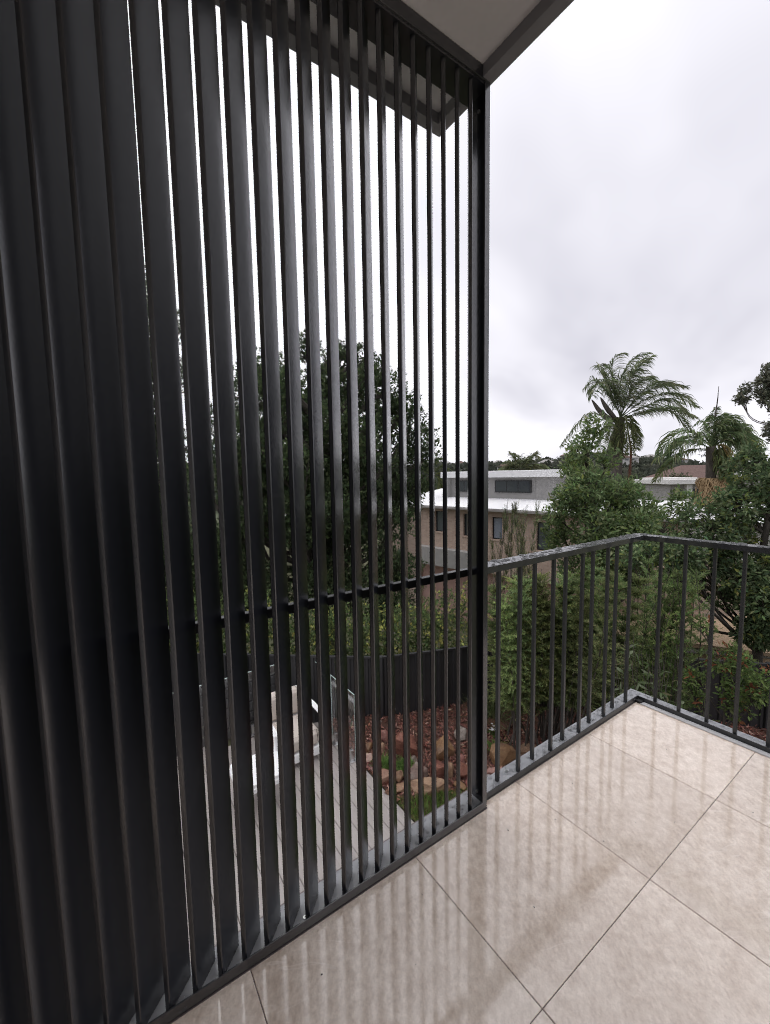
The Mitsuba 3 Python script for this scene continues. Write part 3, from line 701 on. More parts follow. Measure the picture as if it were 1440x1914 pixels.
for i, (x, u, lab) in enumerate(((-2.9, -2.7, 'dark bushy shrub left of the large dark trunk, second from the left behind the hedge'), (-4.7, -3.0, 'leftmost dark bushy shrub behind the hedge'), (-1.9, -3.7, 'dark bushy shrub below the large dark tree, left one behind the hedge'), (0.0, -3.6, 'dark bushy shrub directly below the large dark tree behind the hedge'), (1.6, -3.5, 'dark bushy shrub beside the left end of the brick house'), (-3.7, -3.6, 'dark bushy shrub glimpsed through the narrow slits left of the large dark tree'))):
    q = np.random.default_rng(400 + i); c0 = loc(np.array([5.1, 10.4, 1.9]), x, u)
    cl2 = [(c0 + unit(q.normal(size=3)) * [0.9, 0.8, 1.25] * q.uniform(0.3, 1.0), q.uniform(0.34, 0.55)) for _ in range(30)]
    tree('tall_shrub', lab, cl2, [c0 - [0, 0, 3.2], c0 - [0, 0, 1.2], c0], 150, 0.10, 0.048, DARK, [4, 4, 3, 1], 410 + i, r0=0.06, cat_='shrub')
# its left neighbour, seen only through the slits
LT = np.array([1.53, 17.59, 5.18]); cl = []
for i in range(60):
    u = unit(rng.normal(size=3)); q = u * [1.6, 1.5, 5.0] * rng.uniform(0.3, 1.0)
    cl.append((loc(LT, q[0], q[2] - 0.8, q[1]), rng.uniform(0.4, 0.7)))
tree('slender_tree', 'tall slender tree glimpsed through the narrow slits left of the dark tree', cl, [loc(LT, 0, -11.2), loc(LT, 0.1, -4), loc(LT, 0, 2.5)], 110, 0.13, 0.06, DARK, [4, 4, 3, 1], 43, r0=0.25)
# glossy bushy tree in the middle of the railing corner
T1 = np.array([10.19, 5.09, 0.3]); s1 = 0.01294
it = [(-60, 165, 20), (-68, 140, 19), (-74, 116, 20), (-48, 132, 17), (-36, 108, 19), (-56, 90, 28), (-78, 62, 34), (-92, 28, 32), (-104, 0, 24), (-60, 36, 44), (-25, 62, 42), (4, 48, 30), (40, 38, 34), (4, 22, 50), (52, 20, 40), (84, 24, 26), (98, -2, 24), (84, -28, 30), (46, -24, 44), (4, -24, 48), (-50, -18, 46), (-92, -34, 26), (-34, -54, 46), (22, -60, 46), (66, -58, 36), (98, -50, 22), (-70, -60, 34), (0, -100, 50), (-50, -110, 44), (50, -100, 44)]
tree('bushy_tree', 'glossy green bushy tree with a tall spire left of centre above the railing corner', clump_list(T1, s1, it, 44), [loc(T1, 0.0, -5.2), loc(T1, -0.1, -2.4), loc(T1, -0.4, -0.5), loc(T1, -0.75, 1.5)], 400, 0.125, 0.050, MID, [4, 4, 3, 2], 45, r0=0.11, tip=((0.13, 0.17, 0.055), 0.12), droop=-0.05)
# dark tree at the right edge
T2 = np.array([9.57, 2.50, 0.58]); s2 = 0.0097
it = [(56, 110, 26), (32, 98, 22), (20, 80, 20), (6, 60, 20), (45, 88, 38), (24, 58, 36), (-10, 36, 24), (-58, -2, 24), (-18, 12, 44), (36, 16, 48), (-80, -28, 22), (-44, -36, 40), (6, -50, 52), (52, -80, 52), (-92, -62, 28), (-52, -82, 40), (-130, -66, 26), (-160, -60, 26), (-190, -68, 28), (-225, -75, 24), (-20, -115, 46), (30, -140, 50), (62, -180, 38), (12, -190, 30), (100, 60, 60), (120, -20, 70), (120, -120, 70), (110, -200, 60), (-140, -92, 26), (-100, -98, 30), (-12, -165, 26), (-62, -118, 26), (-100, -128, 20), (-40, -150, 22), (-130, -112, 20), (14, -104, 50), (-8, -146, 40), (34, -196, 46), (-4, -214, 30), (60, -230, 40)]
tree('bushy_tree', 'dark leafy tree filling the right edge above the railing', clump_list(T2, s2, it, 46, 0.6), [loc(T2, 0.7, -4.5, 0.3), loc(T2, 0.6, -2.2, 0.2), loc(T2, 0.4, -0.6), loc(T2, 0.6, 1.0)], 560, 0.095, 0.040, [(0.082, 0.116, 0.060), (0.113, 0.152, 0.075), (0.056, 0.082, 0.045), (0.17, 0.21, 0.112)], [4, 4, 3, 1.4], 47, r0=0.10, tip=((0.15, 0.17, 0.055), 0.10))
# tall dark tree out of the right edge
TR = np.array([21.23, 5.29, 4.4]); s3 = 0.0207
it = [(12, 34, 16), (26, 22, 18), (2, 16, 12), (-18, 4, 11), (-26, -10, 12), (-14, -14, 10), (6, -2, 9), (18, -16, 15), (30, -2, 16), (24, -34, 13), (10, -26, 8), (10, -70, 10), (20, -76, 10), (45, 10, 30), (50, -40, 30), (48, 50, 25), (60, -80, 25)]
tree('spreading_tree', 'dark tree reaching in from the right edge high in the sky', clump_list(TR, s3, it, 48, 0.5), [loc(TR, 1.9, -12.5), loc(TR, 1.7, -6), loc(TR, 1.3, -1), loc(TR, 1.1, 1.2)], 420, 0.13, 0.065, [(0.12, 0.125, 0.095), (0.155, 0.16, 0.115), (0.085, 0.09, 0.07)], [4, 3, 3], 49, r0=0.07, shell=0.2)
# wispy tree behind the right palm
W3 = np.array([30.0, 9.4, 2.55])
it = [(0, 0, 9), (14, 4, 9), (26, -4, 8), (38, -8, 8), (50, -10, 8), (-14, -8, 7), (8, -14, 9), (24, -16, 10), (44, -20, 9), (62, -16, 9), (70, -24, 10), (-4, -26, 10)]
tree('wispy_tree', 'thin crowned grey green tree standing behind the palm at the right', clump_list(W3, 0.030, it, 50, 0.6), [loc(W3, 0.9, -9.5), loc(W3, 0.8, -4), loc(W3, 0.6, -1)], 60, 0.16, 0.05, [(0.055, 0.062, 0.048), (0.075, 0.08, 0.06)], [1, 1], 51, r0=0.2, shell=0.15)

def feather(name, label, stems, seed, cols, spray_l=0.30, needle=0.048, nw=0.0075, per=34, sprays=14, droop=0.5, cat_='shrub', bark_r=0.012, axw=0.55, tlow=0.12):
    """A feathery shrub: leaders, side sprays on them and needle leaves on the sprays. stems: (foot, top)."""
    r_ = np.random.default_rng(seed); t = thing(name, label, cat_)
    wood, sets = [], []
    for foot, top in stems:
        foot, top = np.array(foot), np.array(top); L = np.linalg.norm(top - foot)
        ax = bez([foot, (foot + top) / 2 + r_.normal(size=3) * 0.06 * L, top], 9)
        wood.append(tube(ax, np.linspace(bark_r, 0.003, len(ax)), 5))
        n = int(sprays * L / 0.3); tone = r_.uniform(0.6, 1.4) * np.array([0.88 + 0.2 * r_.random(), 1.0, 0.9 + 0.2 * r_.random()])
        ts = r_.uniform(tlow, 1.0, n); i = (ts * (len(ax) - 1)).astype(int); B = ax[i]
        axd = unit(top - foot)
        out = unit(np.cross(axd, unit(r_.normal(size=(n, 3)))))
        D = unit(out * (0.85 - 0.5 * ts[:, None]) + axd * axw)
        SL = spray_l * r_.uniform(0.6, 1.25, n) * (1.15 - 0.55 * ts)
        for b, d, l in zip(B, D, SL):
            k = per; tt = (np.arange(k) + 0.6) / k
            P = b + np.outer(tt * l, d) + np.outer(tt ** 2 * l * droop * 0.5, [0, 0, -1]) + r_.normal(size=3) * 0.01
            dd = unit(d - 0.8 * droop * tt[:, None] * [0, 0, 1])
            rad = unit(np.cross(dd, unit(r_.normal(size=(k, 3)))))
            N = unit(dd * 0.75 + rad * 0.7)
            ln = needle * (0.7 + 0.5 * r_.random(k)) * (1.1 - 0.5 * tt)
            S = unit(np.cross(N, r_.normal(size=(k, 3)))) * nw / 2
            v = np.stack([P - S, P + S, P + N * ln[:, None]], 1).reshape(-1, 3)
            sets.append((v, np.arange(3 * k).reshape(-1, 3), np.repeat(palette(k, cols, [1] * len(cols), r_, 0.15) * r_.uniform(0.75, 1.25) * tone, 3, 0)))
            if r_.random() < 0.5: wood.append(tube(P[[0, k // 2, k - 1]], [0.0028, 0.002, 0.0012], 3, False))
    part(t, 'stems', cat(wood), 'm_bark', stuff=True)
    m, c = merge(sets); part(t, 'foliage', m, 'm_leaf', color=c, stuff=True)
    return t
FE = np.array([4.85, 3.15, -0.53]); rng = np.random.default_rng(55); sf = 0.0070
def stems(base, s, tops, seed, foot_u, spread=0.3, depth=0.45, foot_r=None):
    r_ = np.random.default_rng(seed); out = []
    for x, y in tops:
        f = r_.uniform(-depth, depth)
        fr = (x * 0.55 if foot_r is None else foot_r) * s + r_.normal() * spread * 0.4
        out.append((loc(base, fr, foot_u, f * 0.4), loc(base, x * s, y * s, f)))
    return out
tops = [(x, y) for x, y in zip(rng.uniform(-125, 130, 70), rng.uniform(-20, 122, 70)) if y < 130 - 0.25 * abs(x - 40)]
G_FE = [(0.155, 0.20, 0.085), (0.21, 0.25, 0.105), (0.27, 0.305, 0.135), (0.11, 0.145, 0.064)]
feather('feathery_shrub', 'dense dark feathery shrub growing outside the railing under the handrail', stems(FE, sf, tops, 56, -1.75), 57, G_FE, spray_l=0.36, per=46, sprays=22, droop=0.8, tlow=0.34)
tops = [(x, y) for x, y in zip(rng.uniform(-40, 45, 18), rng.uniform(0, 85, 18))]
LG = np.array([5.80, 2.25, -0.33])
feather('feathery_shrub', 'light green feathery shrub just right of the railing corner', stems(LG, 0.0068, tops + [(-10, 92), (12, 84), (28, 78), (55, 60)], 58, -1.9), 59, [(0.13, 0.18, 0.07), (0.17, 0.22, 0.09), (0.10, 0.14, 0.055)], spray_l=0.30, per=30, sprays=9, droop=0.35)
BB = np.array([5.25, 4.15, 0.35])
r_ = np.random.default_rng(160)
BT_ = [(x, 70 - 0.035 * (x - 2) ** 2 + r_.uniform(-34, 8)) for x in r_.uniform(-38, 46, 11)] + [(-6, 74), (8, 64), (34, 62), (44, 66), (-20, 58)]
feather('bottlebrush', 'slender bottlebrush with upright tips rising above the handrail beside the post', stems(BB, 0.0085, BT_, 60, -2.7, foot_r=2.0, depth=0.3), 61, [(0.085, 0.105, 0.05), (0.115, 0.135, 0.06), (0.12, 0.11, 0.06)], spray_l=0.30, needle=0.05, nw=0.0065, per=24, sprays=5, droop=-0.15, axw=1.7, bark_r=0.008)

# long leaved shrub at the corner, each leaf a part
LF = np.array([4.35, 1.78, -0.47]); r_ = np.random.default_rng(71)
lf = thing('long_leaved_shrub', 'shrub with long pale green leaves behind the railing corner', 'shrub')
wood, leaves = [], []
for i in range(34):
    x, y = r_.uniform(-58, 50), r_.uniform(-62, 62) * (0.9 if i % 4 else 1)
    top = loc(LF, x * 0.0051, y * 0.0051, r_.uniform(-0.25, 0.25)); foot = loc(LF, x * 0.0025, -1.9, r_.uniform(-0.1, 0.1))
    ax = bez([foot, (foot + top) / 2 + r_.normal(size=3) * 0.08, top], 10); wood.append(tube(ax, np.linspace(0.007, 0.002, len(ax)), 5))
    for k in range(12):
        j = int(len(ax) * (0.62 + 0.38 * r_.random())) - 1
        d = unit(np.array([r_.normal(), r_.normal(), 0.35 * r_.normal() + 0.15])); leaves.append((ax[max(j, 0)], d))
part(lf, 'stems', cat(wood), 'm_bark', stuff=True)
def long_leaf(L, W, curl, col):
    t = np.linspace(0, 1, 7); w = W * np.sin(np.pi * np.clip(t * 0.97 + 0.03, 0, 1)) ** 0.8 / 2
    c = np.stack([t * L, 0 * t, -curl * t ** 2 * L], 1); S = np.array([0, 1.0, 0])
    v = np.vstack([c, c + np.outer(w, S) + [0, 0, 0.12 * W], c - np.outer(w, S) + [0, 0, 0.12 * W]]); f = []
    for i in range(6):
        f += [[i, i + 1, 7 + i + 1], [i, 7 + i + 1, 7 + i], [i, 14 + i, 14 + i + 1], [i, 14 + i + 1, i + 1]]
    return mikit.ply((v, np.array(f)), 'm_leaf', color=np.tile(col, (21, 1)), smooth=True)
LV = [long_leaf(0.105, 0.024, 0.25, (0.13, 0.17, 0.09)), long_leaf(0.085, 0.021, 0.4, (0.10, 0.14, 0.065)), long_leaf(0.12, 0.026, 0.15, (0.20, 0.24, 0.15)), long_leaf(0.075, 0.02, 0.3, (0.075, 0.11, 0.05)), long_leaf(0.09, 0.022, 0.5, (0.15, 0.14, 0.08))]
for i, (p, d) in enumerate(leaves[:296]):
    yaw, pit = math.degrees(math.atan2(d[1], d[0])), math.degrees(math.asin(d[2]))
    part(lf, 'leaf', LV[int(r_.integers(5))], None, to_world=T().translate(p.tolist()).rotate([0, 0, 1], yaw).rotate([0, 1, 0], -pit).rotate([1, 0, 0], float(r_.uniform(-50, 50))).scale(float(r_.uniform(0.65, 1.1))))
# red tipped shrub
RG = np.array([5.61, 1.53, -0.82])
it = [(-20, 68, 18), (-15, 45, 24), (-30, 20, 22), (0, 15, 24), (35, 5, 22), (55, -10, 22), (60, -35, 20), (25, -25, 26), (-5, -30, 26), (-35, -40, 22), (-30, -75, 18), (10, -70, 22), (45, -60, 20), (-60, -10, 14)]
tree('red_tipped_shrub', 'shrub with green and red new leaves in front of the right fence', clump_list(RG, 0.006, it, 72, 0.25), [loc(RG, -0.05, -1.6), loc(RG, 0, -0.6), loc(RG, 0.0, 0.1)], 900, 0.06, 0.026, [(0.10, 0.14, 0.05), (0.14, 0.19, 0.07), (0.065, 0.095, 0.038)], [4, 3, 3], 73, r0=0.02, tip=((0.17, 0.07, 0.04), 0.10), cat_='shrub', shell=0.3)
DR = np.array([6.3, 1.15, -1.6])
tree('broadleaf_shrub', 'dark shaded shrub at the fence foot left of the red tipped shrub', clump_list(np.array([5.9, 2.6, -1.5]), 0.007, [(-60, 0, 34), (-10, 10, 36), (40, -10, 34), (-30, -50, 34), (30, -50, 34), (75, -40, 30)], 74, 0.3), [(5.9, 2.6, -2.5), (5.9, 2.6, -2.0), (5.9, 2.6, -1.5)], 500, 0.065, 0.028, DARK, [4, 4, 3, 1], 75, r0=0.03, cat_='shrub')

# ------------------------------------------------------------------ palms
def frond_mesh(curve, n, ll, lw, cols, rng, wind=(0, 0, 0), hang=0.5, side=0.8, t0=0.14, rach=0.022, twist=None):
    c = bez(curve, 14); s = np.r_[0, np.cumsum(np.linalg.norm(np.diff(c, axis=0), axis=1))]; L = s[-1]
    tt = t0 + (1 - t0) * (np.arange(n) + 0.5) / n
    P = np.stack([np.interp(tt * L, s, c[:, k]) for k in range(3)], 1)
    g = np.gradient(c, axis=0); d = unit(np.stack([np.interp(tt * L, s, g[:, k]) for k in range(3)], 1))
    ref = np.array([0, 0, 1.0]) if twist is None else np.asarray(twist, float)
    S = unit(np.cross(d, ref + 0.001)); sets = []
    w = np.array(wind)
    for sg in (-1, 1):
        D0 = unit(d * 0.62 + sg * S * side + rng.normal(size=(n, 3)) * 0.16 + 0.10 * ref + w * 0.5)
        l = ll * (0.35 + 0.65 * np.sin(np.pi * np.clip(0.12 + 0.86 * (tt - t0) / (1 - t0), 0, 1))) * rng.uniform(0.8, 1.15, n)
        D1 = unit(D0 + np.array([0, 0, -hang]) + w * 0.6 + rng.normal(size=(n, 3)) * 0.08)
        D2 = unit(D1 + np.array([0, 0, -hang * 1.3]) + w * 0.5)
        a = P + D0 * (l * 0.40)[:, None]; b = a + D1 * (l * 0.35)[:, None]; e = b + D2 * (l * 0.30)[:, None]
        q = unit(np.cross(D1, rng.normal(size=(n, 3)) * 0.35 + d)) * (lw / 2)
        v = np.stack([P - q * 0.5, P + q * 0.5, a - q, a + q, b - q * 0.7, b + q * 0.7, e], 1).reshape(-1, 3)
        i = np.arange(n)[:, None] * 7
        f = np.concatenate([i + x for x in ([0, 1, 3], [0, 3, 2], [2, 3, 5], [2, 5, 4], [4, 5, 6])], 1).reshape(-1, 3)
        sets.append((v, f, np.repeat(palette(n, cols, [1] * len(cols), rng, 0.2), 7, 0)))
    r = tube(c, np.linspace(rach, rach * 0.25, len(c)), 5)
    sets.append((np.array(r.vertices), np.array(r.faces), np.tile(np.array(cols[0]) * 1.3, (len(r.vertices), 1))))
    return merge(sets)
def palm(name, label, C, s, fronds, seed, cols, trunk, n=46, ll=0.75, lw=0.045, wind=(0, 0, 0), hang=0.5, r0=0.2, depth=0.5):
    r_ = np.random.default_rng(seed); t = thing(name, label, 'palm')
    tr = bez(trunk, 8); part(t, 'trunk', tube(tr, np.linspace(r0 * 1.05, r0, len(tr)), 10), 'm_bark', smooth=True)
    for fr in fronds:
        pts, dd = fr[0], fr[1]
        k = fr[2] if len(fr) > 2 else {}
        cur = [loc(C, x * s, y * s, dd * (i / (len(pts) - 1)) * s) for i, (x, y) in enumerate(pts)]
        m, c = frond_mesh(cur, k.get('n', n), k.get('ll', ll), k.get('lw', lw), k.get('cols', cols), r_, k.get('wind', wind), k.get('hang', hang), k.get('side', 0.8))
        part(t, 'frond', m, 'm_leaf', color=c)
    return t
PG = [(0.11, 0.132, 0.078), (0.145, 0.17, 0.095), (0.08, 0.10, 0.058), (0.185, 0.205, 0.125)]
PB = [(0.09, 0.105, 0.05), (0.12, 0.13, 0.06), (0.07, 0.085, 0.038)]
PC = np.array([20.9, 10.32, 3.85]); wr = RV * 0.55
F = [([(0, 10), (-15, 70), (-12, 112), (5, 122)], 10), ([(0, 10), (-5, 70), (10, 105), (32, 112)], -20), ([(2, 10), (20, 70), (42, 108), (58, 116)], 25),
     ([(0, 10), (-25, 55), (-45, 75), (-60, 62)], 20), ([(0, 8), (-30, 60), (-52, 62), (-66, 40)], -25), ([(0, 12), (-12, 60), (-28, 95), (-22, 110)], 35),
     ([(2, 8), (40, 50), (75, 68), (110, 45)], 15), ([(2, 6), (45, 38), (90, 42), (126, 20)], -15), ([(2, 4), (40, 22), (95, 38), (138, 16)], 30), ([(2, 0), (40, 12), (85, 14), (118, -18)], -10),
     ([(2, 2), (30, 12), (70, 16), (105, -2)], -40), ([(0, 4), (15, 60), (30, 90), (52, 100)], 40), ([(0, 6), (10, 50), (8, 85), (24, 100)], -45),
     ([(-2, -4), (-20, 2), (-60, 12), (-108, -46)], 5, {'ll': 0.55}), ([(-2, -8), (-25, -12), (-42, -40), (-45, -66)], -20, {'ll': 0.55}), ([(2, -6), (20, -8), (38, -24), (46, -40)], 20, {'ll': 0.45}),
     ([(0, 2), (2, 8), (4, -20), (2, -62)], -30, {'cols': PB, 'll': 0.6}), ([(0, 2), (-6, 6), (-10, -24), (-8, -70)], -24, {'cols': PB, 'll': 0.6}), ([(0, 2), (10, 6), (15, -16), (16, -56)], -26, {'cols': PB, 'll': 0.6}),
     ([(0, 2), (-14, 2), (-24, -26), (-20, -60)], -16, {'cols': PB, 'll': 0.5}), ([(0, 4), (20, 45), (55, 80), (85, 70)], 35), ([(0, 4), (25, 38), (60, 58), (95, 52)], -30), ([(0, 4), (-20, 50), (-35, 85), (-40, 92)], -10)]
pk = palm('tall_palm', 'tall windblown palm with fronds swept to the right against the sky', PC, 0.0262, F, 81, PG, [(20.6, 10.25, -7.0), (20.62, 10.29, -1.0), (20.68, 10.29, 1.6), loc(PC, -0.02, 0.1)], n=74, ll=0.90, lw=0.037, wind=wr, hang=0.75, r0=0.22)
sk = tube(bez([loc(PC, -0.32, -2.3), loc(PC, -0.20, -1.4), loc(PC, -0.05, -0.2)], 6), [0.20, 0.22, 0.26, 0.30, 0.34, 0.36, 0.36, 0.34, 0.32, 0.28, 0.22, 0.16], 10)
part(pk, 'crown_shaft', sk, 'm_bark', smooth=True)
for a, b, c in (((-4, -6), (-35, 14), (-54, 38)), ((-4, -2), (-24, 20), (-38, 42)), ((-6, -4), (-28, 6), (-44, 22))):
    cv = bez([loc(PC, a[0] * .0262, a[1] * .0262), loc(PC, b[0] * .0262, b[1] * .0262), loc(PC, c[0] * .0262, c[1] * .0262)], 7)
    m = tube(cv, 0.10 * np.sin(np.pi * np.linspace(0.06, 0.99, len(cv))) ** 0.7 + 0.012, 7); part(pk, 'flower_sheath', m, 'm_bark', smooth=True)
rr = np.random.default_rng(82)
part(pk, 'flower_stalk', cat([tube(bez([loc(PC, 0.35, -0.4), loc(PC, 0.50 + 0.1 * rr.random(), -1.4), loc(PC, 0.42 + 0.22 * rr.random(), -2.6 - 0.5 * rr.random())], 6), 0.009, 4) for _ in range(13)]), 'm_red_stem')

PR = np.array([17.11, 5.43, 2.16]); sR = 0.0181
PRG = [(0.11, 0.15, 0.076), (0.145, 0.19, 0.094), (0.085, 0.115, 0.062), (0.185, 0.21, 0.112)]
F = [([(0, 0), (4, 35), (6, 60), (10, 72)], 4, {'ll': 0.35}), ([(0, 0), (12, 40), (28, 50), (44, 20)], -14), ([(0, 0), (18, 36), (36, 40), (50, 8)], 12), ([(0, 0), (-4, 30), (-14, 48), (-26, 40)], 10, {'ll': 0.3, 'n': 22}), ([(0, 0), (-14, 20), (-24, 26), (-34, 8)], -8, {'ll': 0.3, 'n': 22}),
     ([(0, 0), (-32, 26), (-64, 26), (-96, -22)], 8, {'ll': 0.75}), ([(0, -4), (-34, 10), (-62, 6), (-84, -24)], -16, {'ll': 0.7}), ([(0, -4), (-40, -6), (-78, -28), (-106, -62)], -6, {'ll': 0.5, 'cols': PB}),
     ([(0, 0), (24, 28), (52, 34), (74, 2)], 10, {'ll': 0.8}), ([(0, 0), (30, 16), (58, 12), (78, -24)], -14, {'ll': 0.8}), ([(0, 0), (22, 8), (44, 2), (60, -36)], 4, {'ll': 0.7}), ([(0, 0), (14, 20), (34, 18), (46, -20)], -26, {'ll': 0.6}),
     ([(0, -2), (6, 2), (12, -24), (20, -66)], -24, {'ll': 0.5, 'cols': PB}), ([(0, -2), (3, 0), (5, -26), (8, -58)], -18, {'ll': 0.4, 'cols': PB}), ([(0, 0), (14, 2), (24, -12), (32, -44)], -10, {'ll': 0.45, 'cols': [(0.25, 0.20, 0.09), (0.2, 0.17, 0.08)]}),
     ([(0, 0), (8, 30), (20, 56), (30, 50)], 20), ([(0, 0), (-10, 14), (-40, 18), (-66, -10)], 26, {'ll': 0.6}), ([(0, 0), (40, 26), (70, 20), (92, -10)], 24, {'ll': 0.7})]
pr = palm('palm', 'palm with a skirt of straw coloured dead flower strands at the right', PR, sR, F, 83, PRG, [(17.0, 5.3, -6.0), (17.05, 5.34, -1.0), (17.08, 5.38, 0.8), loc(PR, 0.0, 0.0)], n=72, ll=0.65, lw=0.034, hang=0.8, r0=0.15)
part(pr, 'spear_leaf', tube(bez([loc(PR, 0.08, 1.0), loc(PR, 0.13, 1.5), loc(PR, 0.15, 2.0)], 5), np.linspace(0.028, 0.008, 10), 5), 'm_bark')
rr = np.random.default_rng(84)
part(pr, 'dead_skirt', cat([tube(bez([loc(PR, 0.0 + 0.25 * rr.normal() * 0.4, -1.05), loc(PR, 0.05 + 0.42 * rr.uniform(-1, 1), -1.15 - 0.1 * rr.random(), 0.35 * rr.uniform(-1, 0.6)), loc(PR, 0.06 + 0.56 * rr.uniform(-1, 1), -1.75 - 0.35 * rr.random(), 0.4 * rr.uniform(-1, 0.6))], 5), 0.011, 4, False) for _ in range(420)]), 'm_straw', stuff=True, label='straw coloured hanging strands')
PL = np.array([25.23, 19.35, 1.95]); 
F = [([(0, -10), (-10, 10), (-20, 24)], 5), ([(0, -10), (-18, 4), (-30, 6)], -8), ([(0, -10), (-25, -2), (-42, -14)], 5), ([(0, -10), (-2, 12), (-10, 22)], 10), ([(0, -10), (14, 10), (26, 22)], -6), ([(0, -10), (14, 4), (24, 18), (34, 12)], 6), ([(0, -10), (28, 0), (52, -10)], -4), ([(0, -10), (34, -4), (62, -16)], 6), ([(0, -10), (20, -2), (36, -20)], -10), ([(0, -10), (-30, -10), (-48, -26)], -8), ([(0, -10), (6, 6), (14, 14)], 12), ([(0, -10), (-14, 0), (-26, -12)], 12)]
palm('palm', 'low palm crown showing over the flat roof box of the brick house', PL, 0.0388, F, 85, [(0.13, 0.15, 0.085), (0.165, 0.18, 0.10), (0.10, 0.115, 0.07)], [loc(PL, 0, -9.0), loc(PL, 0, -4), loc(PL, 0, -0.3)], n=40, ll=0.85, lw=0.06, hang=0.5, r0=0.2)
PS = np.array([21.04, 24.54, 1.47])
F = [([(0, -5), (-10, 20), (-16, 30)], 5), ([(0, -5), (8, 22), (20, 26)], -6), ([(0, -5), (22, 12), (38, -6)], 8), ([(0, -5), (-18, 10), (-30, 0)], -5), ([(0, -5), (24, 0), (36, -24)], -8), ([(0, -5), (-16, -6), (-24, -26)], 6), ([(0, -5), (6, 14), (4, 36)], 4), ([(0, -5), (12, -8), (20, -36)], -10), ([(0, -5), (-6, -10), (-8, -40)], -12)]
palm('palm', 'small palm seen through the blades beside the dark tree', PS, 0.0414, F, 86, PB, [loc(PS, 0, -9), loc(PS, 0, -4), loc(PS, 0, -0.2)], n=40, ll=0.85, lw=0.06, hang=0.5, r0=0.2)

# ================================================================== houses
def B(s, n, z): return BP + BU * s + BN * n + np.array([0, 0, z])
MB = np.eye(4); MB[:3, 0], MB[:3, 1], MB[:3, 2], MB[:3, 3] = BU, BN, [0, 0, 1], BP
def bb(s0, s1, n0, n1, z0, z1, ch=0.0):
    m = box(s0, s1, n0, n1, z0, z1, ch); m.apply_transform(MB)
    return m
bh = thing('brick_house', 'two storey cream brick house with white corrugated roof beyond the garden', 'house')
EZ = -0.30                                                        # wall top
def wall_with_holes(s0, s1, z0, z1, n0, n1, holes):
    p = Polygon([(s0, z0), (s1, z0), (s1, z1), (s0, z1)])
    for h in holes: p = p.difference(Polygon([(h[0], h[1]), (h[2], h[1]), (h[2], h[3]), (h[0], h[3])]))
    m = trimesh.creation.extrude_polygon(p, n1 - n0)
    A = np.eye(4); A[:3, 0], A[:3, 1], A[:3, 2] = [1, 0, 0], [0, 0, 1], [0, -1, 0]; A[1, 3] = n1
    m.apply_transform(A); m.apply_transform(MB)
    return m
WINS = [(2.00, -1.58, 2.62, -0.50), (3.78, -1.65, 4.22, -0.55), (5.38, -1.66, 5.92, -0.62), (7.55, -1.92, 8.15, -0.70), (9.6, -1.7, 10.5, -0.6)]
part(bh, 'wall', wall_with_holes(0.9, 12.6, -3.30, EZ, -0.22, 0.0, WINS), 'm_brick')
part(bh, 'wall', bb(0.9, 12.6, -0.5, -0.225, -7.5, -3.30), 'm_pink', label='pinkish lower wall')
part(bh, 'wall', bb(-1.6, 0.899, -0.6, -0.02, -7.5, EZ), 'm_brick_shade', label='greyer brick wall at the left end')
part(bh, 'wall', bb(12.6, 15.2, -0.22, 0.0, -1.45, EZ), 'm_offwhite', label='white painted upper wall right of the bushy tree')
part(bh, 'wall', bb(12.6, 15.2, -0.22, 0.0, -7.5, -1.453), 'm_brick')
part(bh, 'wall', bb(15.2, 20.0, -0.22, 0.0, -7.5, EZ), 'm_brick')
part(bh, 'wall', bb(-1.6, 8.4, -7.0, -6.8, -7.5, EZ + 0.4), 'm_brick')
part(bh, 'wall', bb(8.4, 20.0, -3.2, -3.0, -7.5, 0.05), 'm_brick')
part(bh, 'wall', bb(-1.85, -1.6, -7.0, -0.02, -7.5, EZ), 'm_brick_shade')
part(bh, 'balcony_band', bb(1.05, 5.0, 0.0, 0.42, -3.30, -2.38, 0.01), 'm_concrete', label='grey concrete band below the windows')
for i, (s0, z0, s1, z1) in enumerate(WINS):
    fr = [bb(s0, s1, -0.16, -0.10, z0, z0 + 0.05), bb(s0, s1, -0.16, -0.10, z1 - 0.05, z1), bb(s0, s0 + 0.05, -0.16, -0.1003, z0 + 0.05, z1 - 0.05), bb(s1 - 0.05, s1, -0.16, -0.1003, z0 + 0.05, z1 - 0.05)]
    k = part(bh, 'window', cat(fr), 'm_frame')
    if i == 2:
        t = np.linspace(s0 + 0.05, s1 - 0.05, 40); nn = -0.15 + 0.02 * np.sin(np.arange(40) * 1.55)
        v = np.vstack([[B(a, b, z0 + 0.05) for a, b in zip(t, nn)], [B(a, b, z1 - 0.05) for a, b in zip(t, nn)]])
        f = [[j, j + 1, 40 + j + 1] for j in range(39)] + [[j, 40 + j + 1, 40 + j] for j in range(39)]
        part(k, 'curtain', (v, np.array(f)), 'm_curtain', smooth=True)
        part(k, 'pane', (np.array([B(s0, -0.115, z0), B(s1, -0.115, z0), B(s1, -0.115, z1), B(s0, -0.115, z1)]), np.array([[0, 1, 2], [0, 2, 3]])), 'm_pane')
    else:
        part(k, 'pane', bb(s0 + 0.04, s1 - 0.04, -0.15, -0.13, z0 + 0.04, z1 - 0.04), 'm_blue_pane' if i in (0, 3) else 'm_dark_pane')
    part(bh, 'window_sill', bb(s0 - 0.06, s1 + 0.06, -0.10, 0.035, z0 - 0.07, z0 - 0.003), 'm_brick')
part(bh, 'window', bb(-0.75, -0.15, -0.018, 0.02, -3.9, -2.85), 'm_blue_pane', label='low window at the left end')
pipe = tube([B(-0.05, 0.06, EZ), B(-0.05, 0.06, -7.0)], 0.05, 8); part(bh, 'downpipe', pipe, 'm_offwhite', smooth=True)
